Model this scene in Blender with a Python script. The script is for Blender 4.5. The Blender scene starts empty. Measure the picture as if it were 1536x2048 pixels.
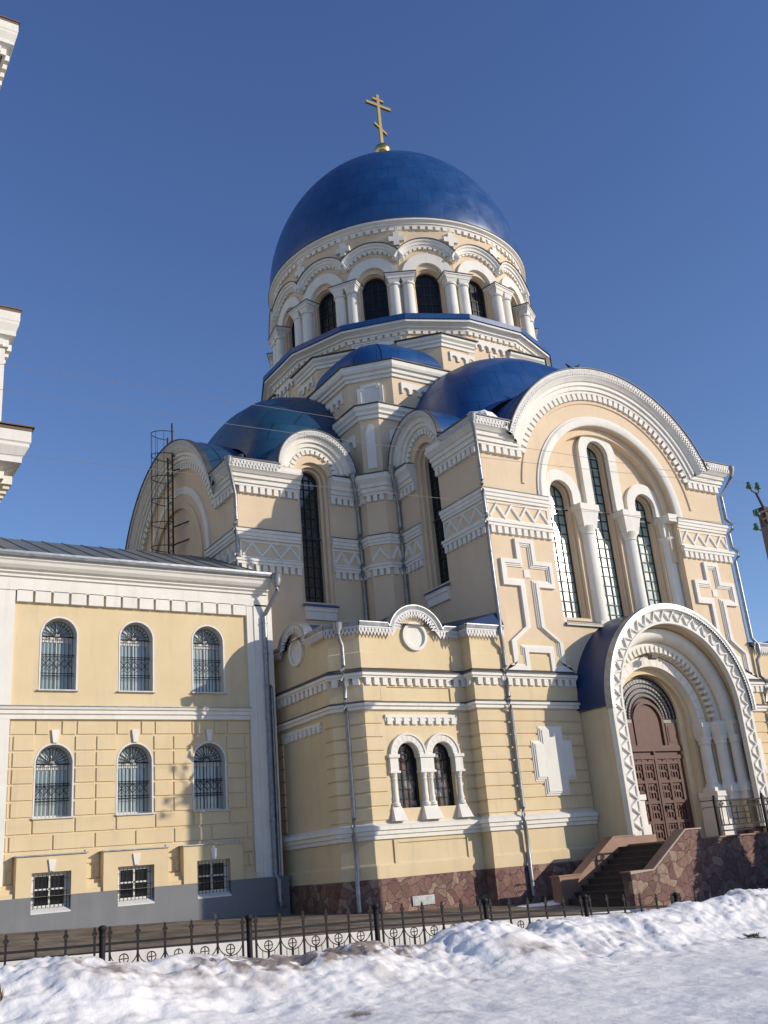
import bpy, bmesh, math, random
from mathutils import Vector, Matrix, noise
from mathutils.geometry import tessellate_polygon
from math import sin, cos, pi, radians, sqrt, atan2, tan
random.seed(7)
S = bpy.context.scene
COL = S.collection

# ------------------------------------------------------------ camera, sky, sun, exposure
F_PX = 1969.958
yaw, pitch, roll = radians(33.421), radians(19.915), radians(-5.105)
fw = Vector((sin(yaw)*cos(pitch), cos(yaw)*cos(pitch), sin(pitch)))
rt = Vector((cos(yaw), -sin(yaw), 0)); up = rt.cross(fw)
rt2 = cos(roll)*rt + sin(roll)*up; up2 = -sin(roll)*rt + cos(roll)*up
CAM = Vector((-18.641, -22.476, 0.992))
cd = bpy.data.cameras.new('camera'); cam = bpy.data.objects.new('camera', cd); COL.objects.link(cam)
cam.matrix_world = Matrix(((rt2.x, up2.x, -fw.x, CAM.x), (rt2.y, up2.y, -fw.y, CAM.y), (rt2.z, up2.z, -fw.z, CAM.z), (0, 0, 0, 1)))
cd.sensor_fit = 'VERTICAL'; cd.sensor_height = 36.0; cd.sensor_width = 27.0
cd.lens = 36.0*F_PX/2048.0
cd.clip_start = 0.1; cd.clip_end = 6000
S.camera = cam

SUN_AZ, SUN_EL = radians(42), radians(18)     # azimuth from -Y towards +X
sdir = Vector((sin(SUN_AZ)*cos(SUN_EL), -cos(SUN_AZ)*cos(SUN_EL), sin(SUN_EL)))
w = bpy.data.worlds.new('World'); S.world = w; w.use_nodes = True
nt = w.node_tree; bg = nt.nodes['Background']
sky = nt.nodes.new('ShaderNodeTexSky'); sky.sky_type = 'NISHITA'; sky.sun_disc = False
sky.sun_elevation = SUN_EL; sky.sun_rotation = atan2(sdir.x, sdir.y)
sky.altitude = 1500; sky.air_density = 1.0; sky.dust_density = 0.6; sky.ozone_density = 3.5
tint = nt.nodes.new('ShaderNodeMixRGB'); tint.blend_type = 'MULTIPLY'; tint.inputs['Fac'].default_value = 1.0
# winter air: a deeper blue overhead and a paler haze low down than the sky model gives
tg = nt.nodes.new('ShaderNodeTexCoord'); tz = nt.nodes.new('ShaderNodeSeparateXYZ'); nt.links.new(tg.outputs['Generated'], tz.inputs[0])
tr = nt.nodes.new('ShaderNodeValToRGB'); tr.color_ramp.elements[0].position = .0; tr.color_ramp.elements[0].color = (1.0, .93, .90, 1); tr.color_ramp.elements[1].position = .72; tr.color_ramp.elements[1].color = (.80, .80, 1.0, 1)
nt.links.new(tz.outputs['Z'], tr.inputs['Fac']); nt.links.new(tr.outputs['Color'], tint.inputs['Color2'])
nt.links.new(sky.outputs[0], tint.inputs['Color1']); nt.links.new(tint.outputs[0], bg.inputs[0]); bg.inputs[1].default_value = 0.125
sl = bpy.data.lights.new('sun', 'SUN'); sun = bpy.data.objects.new('sun', sl); COL.objects.link(sun)
sl.energy = 2.75; sl.angle = radians(0.5); sl.color = (1.0, 0.90, 0.76)
sun.rotation_euler = sdir.to_track_quat('Z', 'Y').to_euler(); sun.location = (20, -30, 40)
S.view_settings.view_transform = 'Standard'; S.view_settings.look = 'None'
S.view_settings.exposure = 0.53; S.view_settings.gamma = 1.0; S.view_settings.use_curve_mapping = False
S.cycles.max_bounces = 6; S.cycles.diffuse_bounces = 4; S.cycles.glossy_bounces = 3

# ------------------------------------------------------------ materials
def mat(name, base, rough=0.8, metal=0.0, var=None, vscale=1.5, bump=0.0, bscale=40.0, spec=0.3, stain=None, stscale=0.6, stamt=0.4, setup=None):
    m = bpy.data.materials.new(name); m.use_nodes = True
    n = m.node_tree; b = n.nodes['Principled BSDF']
    b.inputs['Roughness'].default_value = rough; b.inputs['Metallic'].default_value = metal
    b.inputs['Specular IOR Level'].default_value = spec
    b.inputs['Base Color'].default_value = (*base, 1)
    tc = n.nodes.new('ShaderNodeTexCoord')
    last = None
    if var:
        nz = n.nodes.new('ShaderNodeTexNoise'); nz.inputs['Scale'].default_value = vscale; nz.inputs['Detail'].default_value = 6
        n.links.new(tc.outputs['Object'], nz.inputs['Vector'])
        r = n.nodes.new('ShaderNodeValToRGB'); r.color_ramp.elements[0].position = 0.3; r.color_ramp.elements[1].position = 0.7
        r.color_ramp.elements[0].color = (*var, 1); r.color_ramp.elements[1].color = (*base, 1)
        n.links.new(nz.outputs['Fac'], r.inputs['Fac']); last = r.outputs['Color']
        if stain:
            mp = n.nodes.new('ShaderNodeMapping'); mp.inputs['Scale'].default_value = (1.6, 1.6, 0.22)
            n.links.new(tc.outputs['Object'], mp.inputs['Vector'])
            nz2 = n.nodes.new('ShaderNodeTexNoise'); nz2.inputs['Scale'].default_value = stscale; nz2.inputs['Detail'].default_value = 8
            nz2.inputs['Roughness'].default_value = 0.65
            n.links.new(mp.outputs[0], nz2.inputs['Vector'])
            r2 = n.nodes.new('ShaderNodeValToRGB'); r2.color_ramp.elements[0].position = 0.52; r2.color_ramp.elements[1].position = 0.75
            r2.color_ramp.elements[0].color = (0, 0, 0, 1); r2.color_ramp.elements[1].color = (stamt, stamt, stamt, 1)
            n.links.new(nz2.outputs['Fac'], r2.inputs['Fac'])
            mx = n.nodes.new('ShaderNodeMixRGB'); mx.inputs['Color2'].default_value = (*stain, 1)
            n.links.new(r2.outputs['Color'], mx.inputs['Fac']); n.links.new(last, mx.inputs['Color1']); last = mx.outputs['Color']
        n.links.new(last, b.inputs['Base Color'])
    if bump:
        nb = n.nodes.new('ShaderNodeTexNoise'); nb.inputs['Scale'].default_value = bscale; nb.inputs['Detail'].default_value = 4
        n.links.new(tc.outputs['Object'], nb.inputs['Vector'])
        bp = n.nodes.new('ShaderNodeBump'); bp.inputs['Strength'].default_value = bump; bp.inputs['Distance'].default_value = 0.02
        n.links.new(nb.outputs['Fac'], bp.inputs['Height']); n.links.new(bp.outputs['Normal'], b.inputs['Normal'])
    if setup: setup(n, b, tc)
    return m

def rubble(n, b, tc):
    v = n.nodes.new('ShaderNodeTexVoronoi'); v.inputs['Scale'].default_value = 5.0
    nz = n.nodes.new('ShaderNodeTexNoise'); nz.inputs['Scale'].default_value = 2.2
    mp = n.nodes.new('ShaderNodeMixRGB'); mp.inputs['Fac'].default_value = 0.22
    n.links.new(tc.outputs['Object'], nz.inputs['Vector']); n.links.new(tc.outputs['Object'], mp.inputs['Color1']); n.links.new(nz.outputs['Color'], mp.inputs['Color2'])
    n.links.new(mp.outputs[0], v.inputs['Vector'])
    r = n.nodes.new('ShaderNodeValToRGB'); cr = r.color_ramp; cr.interpolation = 'CONSTANT'
    cols = [(.15, .085, .068), (.185, .11, .086), (.225, .148, .11), (.18, .095, .08), (.21, .115, .09), (.29, .20, .145), (.19, .105, .09), (.15, .075, .065), (.225, .13, .105)]
    cr.elements[0].position = 0; cr.elements[0].color = (*cols[0], 1)
    cr.elements[1].position = 1/9; cr.elements[1].color = (*cols[1], 1)
    for i in range(2, 9):
        e = cr.elements.new(i/9); e.color = (*cols[i], 1)
    sp = n.nodes.new('ShaderNodeSeparateColor'); n.links.new(v.outputs['Color'], sp.inputs[0]); n.links.new(sp.outputs[0], r.inputs['Fac'])
    ve = n.nodes.new('ShaderNodeTexVoronoi'); ve.feature = 'DISTANCE_TO_EDGE'; ve.inputs['Scale'].default_value = 5.0
    n.links.new(mp.outputs[0], ve.inputs['Vector'])
    re = n.nodes.new('ShaderNodeValToRGB'); re.color_ramp.elements[0].position = 0.006; re.color_ramp.elements[1].position = 0.024
    n.links.new(ve.outputs['Distance'], re.inputs['Fac'])
    mx = n.nodes.new('ShaderNodeMixRGB'); mx.inputs['Color1'].default_value = (.15, .115, .095, 1)
    n.links.new(re.outputs['Color'], mx.inputs['Fac']); n.links.new(r.outputs['Color'], mx.inputs['Color2'])
    n2 = n.nodes.new('ShaderNodeTexNoise'); n2.inputs['Scale'].default_value = 14; n2.inputs['Detail'].default_value = 6; n.links.new(tc.outputs['Object'], n2.inputs['Vector'])
    m2 = n.nodes.new('ShaderNodeMixRGB'); m2.blend_type = 'OVERLAY'; m2.inputs['Fac'].default_value = 0.7
    n.links.new(mx.outputs[0], m2.inputs['Color1']); n.links.new(n2.outputs['Fac'], m2.inputs['Color2'])
    n.links.new(m2.outputs[0], b.inputs['Base Color'])
    bp = n.nodes.new('ShaderNodeBump'); bp.inputs['Strength'].default_value = 0.9; bp.inputs['Distance'].default_value = 0.03
    n.links.new(re.outputs['Color'], bp.inputs['Height']); n.links.new(bp.outputs[0], b.inputs['Normal'])

def paving(n, b, tc):
    mp = n.nodes.new('ShaderNodeMapping'); mp.inputs['Rotation'].default_value = (0, 0, radians(45)); n.links.new(tc.outputs['Object'], mp.inputs['Vector'])
    t = n.nodes.new('ShaderNodeTexBrick'); t.inputs['Scale'].default_value = 1.0
    t.inputs['Brick Width'].default_value = 0.22; t.inputs['Row Height'].default_value = 0.125; t.inputs['Mortar Size'].default_value = 0.008
    t.inputs['Color1'].default_value = (.27, .215, .155, 1); t.inputs['Color2'].default_value = (.22, .18, .13, 1); t.inputs['Mortar'].default_value = (.09, .075, .055, 1)
    n.links.new(mp.outputs[0], t.inputs['Vector'])
    nz = n.nodes.new('ShaderNodeTexNoise'); nz.inputs['Scale'].default_value = 1.4; nz.inputs['Detail'].default_value = 7; n.links.new(tc.outputs['Object'], nz.inputs['Vector'])
    r = n.nodes.new('ShaderNodeValToRGB'); r.color_ramp.elements[0].position = .35; r.color_ramp.elements[1].position = .62
    r.color_ramp.elements[0].color = (.45, .43, .42, 1); r.color_ramp.elements[1].color = (1, 1, 1, 1)
    n.links.new(nz.outputs['Fac'], r.inputs['Fac'])
    mx = n.nodes.new('ShaderNodeMixRGB'); mx.blend_type = 'MULTIPLY'; mx.inputs['Fac'].default_value = 1
    n.links.new(t.outputs['Color'], mx.inputs['Color1']); n.links.new(r.outputs[0], mx.inputs['Color2']); n.links.new(mx.outputs[0], b.inputs['Base Color'])
    bp = n.nodes.new('ShaderNodeBump'); bp.inputs['Strength'].default_value = .6; bp.inputs['Distance'].default_value = .01
    n.links.new(t.outputs['Fac'], bp.inputs['Height']); bp.invert = True; n.links.new(bp.outputs[0], b.inputs['Normal'])

def roofmetal(c1, c2):
    """painted sheet roofing: sheets laid in courses round the building's axis, each a little different in tone and gloss"""
    def f(n, b, tc):
        sx = n.nodes.new('ShaderNodeSeparateXYZ'); n.links.new(tc.outputs['Object'], sx.inputs[0])
        at = n.nodes.new('ShaderNodeMath'); at.operation = 'ARCTAN2'; n.links.new(sx.outputs['Y'], at.inputs[0]); n.links.new(sx.outputs['X'], at.inputs[1])
        mu = n.nodes.new('ShaderNodeMath'); mu.operation = 'MULTIPLY'; mu.inputs[1].default_value = 6.3; n.links.new(at.outputs[0], mu.inputs[0])
        cb = n.nodes.new('ShaderNodeCombineXYZ'); n.links.new(mu.outputs[0], cb.inputs['X']); n.links.new(sx.outputs['Z'], cb.inputs['Y'])
        t = n.nodes.new('ShaderNodeTexBrick'); t.inputs['Scale'].default_value = 1.0; t.inputs['Brick Width'].default_value = .62; t.inputs['Row Height'].default_value = .80
        t.inputs['Mortar Size'].default_value = .014; t.inputs['Color1'].default_value = (*c1, 1); t.inputs['Color2'].default_value = (*c2, 1); t.inputs['Mortar'].default_value = (c1[0]*.55, c1[1]*.55, c1[2]*.55, 1)
        n.links.new(cb.outputs[0], t.inputs['Vector'])
        nz = n.nodes.new('ShaderNodeTexNoise'); nz.inputs['Scale'].default_value = 1.3; nz.inputs['Detail'].default_value = 5; n.links.new(tc.outputs['Object'], nz.inputs['Vector'])
        mx = n.nodes.new('ShaderNodeMixRGB'); mx.blend_type = 'OVERLAY'; mx.inputs['Fac'].default_value = .18; n.links.new(t.outputs['Color'], mx.inputs['Color1']); n.links.new(nz.outputs['Fac'], mx.inputs['Color2'])
        n.links.new(mx.outputs[0], b.inputs['Base Color'])
        ad = n.nodes.new('ShaderNodeMath'); ad.operation = 'MULTIPLY_ADD'; ad.inputs[1].default_value = .5; n.links.new(nz.outputs['Fac'], ad.inputs[0]); n.links.new(t.outputs['Fac'], ad.inputs[2])
        bp = n.nodes.new('ShaderNodeBump'); bp.inputs['Strength'].default_value = .3; bp.inputs['Distance'].default_value = .03
        n.links.new(ad.outputs[0], bp.inputs['Height']); n.links.new(bp.outputs['Normal'], b.inputs['Normal'])
        rr = n.nodes.new('ShaderNodeMapRange'); rr.inputs['From Min'].default_value = .3; rr.inputs['From Max'].default_value = .7; rr.inputs['To Min'].default_value = .30; rr.inputs['To Max'].default_value = .50; n.links.new(nz.outputs['Fac'], rr.inputs['Value']); n.links.new(rr.outputs[0], b.inputs['Roughness'])
    return f

YEL = (.70, .565, .355)
M = {}
M['yellow'] = mat('cream_yellow_plaster', YEL, .9, var=(.65, .515, .315), vscale=1.2, bump=.25, bscale=60, spec=.15, stain=(.53, .43, .31), stscale=1.7, stamt=.7)
M['beige'] = mat('beige_plaster', (.715, .57, .40), .9, var=(.66, .52, .36), vscale=.9, bump=.25, bscale=60, spec=.15, stain=(.60, .47, .34), stscale=1.3, stamt=.7)
M['white'] = mat('white_plaster', (.78, .75, .68), .85, var=(.72, .69, .62), vscale=1.6, bump=.15, bscale=70, spec=.2, stain=(.58, .55, .50), stscale=2.6, stamt=.6)
M['blue'] = mat('blue_painted_metal', (.005, .055, .20), .42, spec=.7, setup=roofmetal((.004, .048, .175), (.006, .062, .205)))
M['teal'] = mat('weathered_blue_metal', (.012, .07, .15), .42, spec=.5, setup=roofmetal((.010, .045, .105), (.015, .066, .12)))
M['darkblue'] = mat('dark_navy_metal', (.010, .036, .125), .42, spec=.5, var=(.012, .03, .09), vscale=1.2, bump=.2, bscale=3)
M['galv'] = mat('galvanised_metal', (.36, .37, .38), .42, metal=.55, var=(.22, .23, .24), vscale=7, bump=.1, bscale=30, spec=.5)
M['lace'] = mat('painted_lace_metal', (.60, .595, .58), .6, metal=.1, var=(.48, .475, .465), vscale=6, spec=.4)
M['flash'] = mat('dark_flashing', (.06, .06, .065), .55, metal=.3, var=(.10, .10, .10), vscale=3)
M['roofgrey'] = mat('grey_standing_seam', (.19, .205, .195), .5, metal=.3, var=(.13, .15, .15), vscale=.8, bump=.1, bscale=4, spec=.5)
M['rubble'] = mat('rubble_stone', (.2, .12, .1), .75, spec=.3, setup=rubble)
M['granite'] = mat('tan_granite_slab', (.30, .165, .105), .5, var=(.24, .13, .085), vscale=3, bump=.05, bscale=80, spec=.4)
M['step'] = mat('dark_stone_step', (.075, .055, .045), .7, var=(.055, .042, .036), vscale=6, bump=.1)
M['greyplinth'] = mat('grey_painted_render', (.20, .205, .215), .85, var=(.175, .18, .19), vscale=1.5, bump=.2, bscale=50, stain=(.26, .26, .255), stscale=1.5, stamt=.4)
M['gold'] = mat('gilded_metal', (.78, .55, .20), .30, metal=1.0, var=(.70, .47, .16), vscale=3)
M['iron'] = mat('black_iron', (.014, .013, .015), .6, var=(.024, .022, .023), vscale=8, spec=.2)
M['rust'] = mat('rusty_dark_iron', (.045, .032, .028), .7, metal=.2, var=(.07, .045, .035), vscale=6)
M['door'] = mat('brown_painted_wood', (.118, .056, .042), .55, var=(.095, .044, .034), vscale=5, bump=.08, bscale=30, spec=.3)
M['frame'] = mat('dark_window_frame', (.03, .035, .035), .5, spec=.4)
M['wframe'] = mat('white_window_frame', (.70, .69, .66), .55, var=(.62, .61, .58), vscale=5)
def paleglass(n, b, tc):
    nz = n.nodes.new('ShaderNodeTexNoise'); nz.inputs['Scale'].default_value = .8; n.links.new(tc.outputs['Object'], nz.inputs['Vector'])
    bp = n.nodes.new('ShaderNodeBump'); bp.inputs['Strength'].default_value = .25; bp.inputs['Distance'].default_value = .1
    n.links.new(nz.outputs['Fac'], bp.inputs['Height']); n.links.new(bp.outputs[0], b.inputs['Normal'])
M['paleglass'] = mat('pale_green_glass', (.33, .425, .385), .16, spec=.8, var=(.22, .31, .28), vscale=1.6, setup=paleglass)
M['glass'] = mat('grey_green_glass', (.36, .43, .43), .12, spec=.8, var=(.25, .32, .325), vscale=1.2, setup=paleglass)
M['darkglass'] = mat('dark_glass', (.022, .026, .027), .06, spec=.8, var=(.03, .028, .026), vscale=2, setup=paleglass)
M['blackglass'] = mat('unlit_window_glass', (.012, .012, .015), .3, spec=.25, setup=paleglass)
def stained(n, b, tc):
    v = n.nodes.new('ShaderNodeTexVoronoi'); v.inputs['Scale'].default_value = 7; n.links.new(tc.outputs['Object'], v.inputs['Vector'])
    r = n.nodes.new('ShaderNodeValToRGB'); r.color_ramp.interpolation = 'CONSTANT'; e = r.color_ramp.elements
    e[0].color = (.02, .018, .018, 1); e[1].position = .55; e[1].color = (.10, .03, .02, 1)
    q = e.new(.72); q.color = (.20, .19, .19, 1); q = e.new(.85); q.color = (.03, .03, .05, 1)
    sp = n.nodes.new('ShaderNodeSeparateColor'); n.links.new(v.outputs['Color'], sp.inputs[0]); n.links.new(sp.outputs[0], r.inputs['Fac']); n.links.new(r.outputs[0], b.inputs['Base Color'])
M['stained'] = mat('stained_glass', (.05, .03, .03), .2, spec=.6, setup=stained)
M['paving'] = mat('brick_paving', (.2, .16, .11), .85, setup=paving)
M['kerb'] = mat('whitewashed_kerb', (.74, .71, .66), .9, var=(.60, .57, .52), vscale=2, bump=.2, bscale=40, stain=(.35, .30, .25), stscale=3, stamt=.5)
M['concrete'] = mat('weathered_concrete', (.20, .165, .15), .9, var=(.15, .125, .115), vscale=3, bump=.3, bscale=30)
M['insul'] = mat('green_glass_insulator', (.03, .13, .07), .08, spec=.9)
M['wire'] = mat('pale_wire', (.24, .21, .21), .5, metal=.3)
M['bird'] = mat('dark_feather', (.03, .03, .035), .7)
M['soil'] = mat('dark_soil', (.075, .055, .04), .95, var=(.05, .038, .03), vscale=3, bump=.5, bscale=12)
M['drygrass'] = mat('dry_grass', (.20, .135, .055), .9, var=(.12, .085, .04), vscale=9)
M['needle'] = mat('spruce_needles', (.018, .04, .022), .8)
M['redtan'] = mat('tan_fascia', (.20, .135, .095), .8, var=(.16, .11, .08), vscale=3)

# ------------------------------------------------------------ mesh helpers
class Fr:
    """a facade frame: u along it, v out of it, z up"""
    def __init__(s, o, u, n): s.o, s.u, s.n = o, u, n
    def P(s, u, v, z): return (s.o[0]+u*s.u[0]+v*s.n[0], s.o[1]+u*s.u[1]+v*s.n[1], z)

class MB:
    def __init__(s): s.v, s.f, s.cuts = [], [], []
    def cut(s):
        if s.v: s.cuts.append((len(s.v), len(s.f)))
    def add(s, vs, fs):
        k = len(s.v); s.v += [tuple(p) for p in vs]; s.f += [tuple(i+k for i in f) for f in fs]
    def box(s, F, u0, u1, v0, v1, z0, z1):
        p = [F.P(u, v, z) for z in (z0, z1) for u, v in ((u0, v0), (u1, v0), (u1, v1), (u0, v1))]
        s.add(p, [(0, 3, 2, 1), (4, 5, 6, 7), (0, 1, 5, 4), (1, 2, 6, 5), (2, 3, 7, 6), (3, 0, 4, 7)])
    def plate(s, F, outer, holes, v1, v0, back=False, rim=True):
        loops = [outer]+list(holes)
        flat = [p for l in loops for p in l]
        tris = tessellate_polygon([[Vector((p[0], p[1], 0)) for p in l] for l in loops])
        s.add([F.P(p[0], v1, p[1]) for p in flat], tris)
        if back: s.add([F.P(p[0], v0, p[1]) for p in flat], tris)
        for l in (loops if rim else loops[1:]):
            n = len(l); s.add([F.P(p[0], v1, p[1]) for p in l]+[F.P(p[0], v0, p[1]) for p in l], [(i, (i+1) % n, n+(i+1) % n, n+i) for i in range(n)])
    def sweep2d(s, F, path, prof, m0=0, m1=0, closed=False, cap=True):
        n = len(path); k = len(prof); rings = []
        for i in range(n):
            a = path[(i-1) % n] if (i > 0 or closed) else None
            b = path[(i+1) % n] if (i < n-1 or closed) else None
            p = path[i]
            def nd(q, r):
                L = math.hypot(r[0]-q[0], r[1]-q[1]) or 1e-9
                return ((r[0]-q[0])/L, (r[1]-q[1])/L)
            d0 = nd(a, p) if a else nd(p, b); d1 = nd(p, b) if b else d0
            n0 = (-d0[1], d0[0]); n1 = (-d1[1], d1[0])
            mx, my = n0[0]+n1[0], n0[1]+n1[1]; L2 = max(mx*mx+my*my, .3)
            mx, my = mx*2/L2, my*2/L2
            ring = []
            for (d, v) in prof:
                e = (-m0*v if i == 0 else (m1*v if i == n-1 else 0)) if not closed else 0
                ring.append(F.P(p[0]+mx*d+d0[0]*e, v, p[1]+my*d+d0[1]*e))
            rings.append(ring)
        s.rings(rings, closed, cap)
    def rings(s, rings, closed=False, cap=True, loop=False):
        n = len(rings); k = len(rings[0]); vs = [p for r in rings for p in r]; fs = []
        for i in range(n if closed else n-1):
            j = (i+1) % n
            for t in range(k if loop else k-1):
                t2 = (t+1) % k
                fs.append((i*k+t, i*k+t2, j*k+t2, j*k+t))
        if cap and not closed: fs += [tuple(range(k)), tuple((n-1)*k+t for t in range(k))]
        s.add(vs, fs)
    def hsweep(s, path, prof, closed=False, cap=True):
        n = len(path); rings = []
        for i in range(n):
            a = path[(i-1) % n] if (i > 0 or closed) else None
            b = path[(i+1) % n] if (i < n-1 or closed) else None
            p = path[i]
            def nd(q, r):
                L = math.hypot(r[0]-q[0], r[1]-q[1]) or 1e-9
                return ((r[0]-q[0])/L, (r[1]-q[1])/L)
            d0 = nd(a, p) if a else nd(p, b); d1 = nd(p, b) if b else d0
            n0 = (-d0[1], d0[0]); n1 = (-d1[1], d1[0])
            mx, my = n0[0]+n1[0], n0[1]+n1[1]; L2 = max(mx*mx+my*my, .3)
            mx, my = mx*2/L2, my*2/L2
            rings.append([(p[0]+mx*o, p[1]+my*o, z) for o, z in prof])
        s.rings(rings, closed, cap)
    def lathe(s, cx, cy, prof, n=32, a0=0, a1=2*pi):
        full = abs(a1-a0-2*pi) < 1e-6
        m = n if full else n+1
        s.rings([[(cx+r*cos(a0+(a1-a0)*i/n), cy+r*sin(a0+(a1-a0)*i/n), z) for r, z in prof] for i in range(m)], closed=full, cap=False)
    def tube(s, pts, r, n=8, cap=True):
        rings = []
        pts = [Vector(p) for p in pts]
        for i, p in enumerate(pts):
            d = (pts[min(i+1, len(pts)-1)]-pts[max(i-1, 0)]).normalized()
            a = d.cross(Vector((0, 0, 1)) if abs(d.z) < .95 else Vector((1, 0, 0))).normalized(); b = d.cross(a)
            rr = r[i] if isinstance(r, (list, tuple)) else r
            rings.append([tuple(p+a*rr*cos(2*pi*t/n)+b*rr*sin(2*pi*t/n)) for t in range(n)])
        s.rings(rings, cap=cap, loop=True)
    def sphere(s, c, r, n=12, sz=1.0):
        s.lathe(c[0], c[1], [(r*sin(pi*i/n), c[2]-r*sz*cos(pi*i/n)) for i in range(n+1)], n*2)
    def dents(s, F, u0, u1, z0, z1, v0, v1, pitch, duty=.6):
        n = max(1, round((u1-u0)/pitch)); p = (u1-u0)/n
        for i in range(n): s.box(F, u0+i*p+p*(1-duty)/2, u0+(i+1)*p-p*(1-duty)/2, v0, v1, z0, z1)
    def arcdents(s, F, cu, cz, r0, r1, a0, a1, n, v0, v1, duty=.6):
        for i in range(n):
            b0 = a0+(a1-a0)*(i+(1-duty)/2)/n; b1 = a0+(a1-a0)*(i+1-(1-duty)/2)/n
            q = [(r, b, v) for v in (v0, v1) for r, b in ((r0, b0), (r0, b1), (r1, b1), (r1, b0))]
            s.add([F.P(cu+r*cos(b), v, cz+r*sin(b)) for r, b, v in q], [(0, 3, 2, 1), (4, 5, 6, 7), (0, 1, 5, 4), (1, 2, 6, 5), (2, 3, 7, 6), (3, 0, 4, 7)])
    def pathdents(s, path, z0, z1, o0, o1, pitch, duty=.6):
        for a, b in zip(path[:-1], path[1:]):
            L = math.hypot(b[0]-a[0], b[1]-a[1])
            if L < .12: continue
            d = ((b[0]-a[0])/L, (b[1]-a[1])/L)
            s.dents(Fr(a, d, (-d[1], d[0])), 0, L, z0, z1, o0, o1, pitch, duty)

OFF = {}
def part(name, mb, m, parent=None, smooth=None, label=None, stuff=False):
    if mb.cuts:                          # a builder that marked several pieces: one object for each
        mk = [(0, 0)]+[c for c in mb.cuts if c != (len(mb.v), len(mb.f))]+[(len(mb.v), len(mb.f))]
        for (v0, f0), (v1, f1) in zip(mk[:-1], mk[1:]):
            q = MB(); q.v = mb.v[v0:v1]; q.f = [tuple(i-v0 for i in f) for f in mb.f[f0:f1]]; o = part(name, q, m, parent, smooth, label, stuff)
        return o
    me = bpy.data.meshes.new(name)
    off = OFF.get(parent.name, Vector((0, 0, 0))) if parent else Vector((0, 0, 0))
    me.from_pydata([(x-off.x, y-off.y, z-off.z) for x, y, z in mb.v], [], mb.f)
    bm = bmesh.new(); bm.from_mesh(me)
    bmesh.ops.remove_doubles(bm, verts=bm.verts, dist=1e-5)
    bmesh.ops.recalc_face_normals(bm, faces=bm.faces)
    bm.to_mesh(me); bm.free()
    me.materials.append(M[m] if isinstance(m, str) else m)
    o = bpy.data.objects.new(name, me); COL.objects.link(o)
    if parent: o.parent = parent
    OFF[o.name] = off
    if smooth:
        for p in me.polygons: p.use_smooth = True
        me.set_sharp_from_angle(angle=radians(smooth))
    if label: o['label'] = label
    if stuff: o['kind'] = 'stuff'
    return o
def thing(name, loc, label, cat, group=None):
    o = bpy.data.objects.new(name, None); COL.objects.link(o); o.location = loc; OFF[o.name] = Vector(loc)
    o['label'] = label; o['category'] = cat
    if group: o['group'] = group
    return o
def tag(o, label, cat, group=None):
    o['label'] = label; o['category'] = cat
    if group: o['group'] = group
    return o
def struct(name, mb, m, smooth=None, kind='structure'):
    o = part(name, mb, m, None, smooth); o['kind'] = kind; return o
def copy_tree(o, parent=None):
    c = o.copy(); COL.objects.link(c)
    if parent: c.parent = parent
    for ch in list(o.children): copy_tree(ch, c)
    return c

def arc(cu, cz, r, a0, a1, n): return [(cu+r*cos(a0+(a1-a0)*i/n), cz+r*sin(a0+(a1-a0)*i/n)) for i in range(n+1)]
def archpoly(cu, hw, z0, zs, n=16, r=None):
    """arched opening, counter-clockwise from bottom left"""
    return [(cu-hw, z0), (cu+hw, z0)]+arc(cu, zs, hw, 0, pi, n)
def ushape(cu, r, z0, zs, n=24):
    """path up the left leg, over the arch, down the right leg"""
    return [(cu-r, z0)]+arc(cu, zs, r, pi, 0, n)+[(cu+r, z0)]
def ringpoly(cu, r1, z0, zs, n=24): return [(cu+r1, z0)]+arc(cu, zs, r1, 0, pi, n)+[(cu-r1, z0)]
def uband(cu, r0, r1, z0, zs, n=24):
    """flat arch band outline with legs down to z0"""
    o = [(cu-r1, z0)]+arc(cu, zs, r1, pi, 0, n)+[(cu+r1, z0)]
    i = [(cu+r0, z0)]+arc(cu, zs, r0, 0, pi, n)+[(cu-r0, z0)]
    return o+i
def lace_line(mb, F, path, depth, v, step=.22):
    """sheet-metal lace: a thin band with a toothed lower edge hung along path"""
    L = [0]
    for a, b in zip(path[:-1], path[1:]): L.append(L[-1]+math.hypot(b[0]-a[0], b[1]-a[1]))
    def at(t):
        for i in range(len(path)-1):
            if t <= L[i+1] or i == len(path)-2:
                q = (t-L[i])/max(L[i+1]-L[i], 1e-9); a, b = path[i], path[i+1]; l = L[i+1]-L[i] or 1e-9
                d = ((b[0]-a[0])/l, (b[1]-a[1])/l)
                return (a[0]+(b[0]-a[0])*q, a[1]+(b[1]-a[1])*q), (d[1], -d[0])
    n = max(2, round(L[-1]/step)); s = L[-1]/n
    def pt(t, dp, vv=v):
        p, nn = at(min(max(t, 0), L[-1])); return F.P(p[0]+nn[0]*dp, vv, p[1]+nn[1]*dp)
    for i in range(n):
        t0, t1, tm = i*s, (i+1)*s, (i+.5)*s
        h = s*.16
        # band with a diamond hole in each repeat, then a tooth below
        A = [pt(t0, 0), pt(tm, 0), pt(t1, 0), pt(t1, depth*.55), pt(tm, depth), pt(t0, depth*.55)]
        D = [pt(tm-h, depth*.42), pt(tm, depth*.14), pt(tm+h, depth*.42), pt(tm, depth*.72)]
        mb.add(A+D, [(0, 1, 7, 6), (1, 2, 8, 7), (2, 3, 8), (3, 4, 9, 8), (4, 5, 6, 9), (5, 0, 6)])
        # small solid back strip on top so the band has body
    mb.sweep2d(F, path, [(0, v-.03), (0, v+.012), (-.05, v+.012), (-.05, v-.03)])

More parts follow.
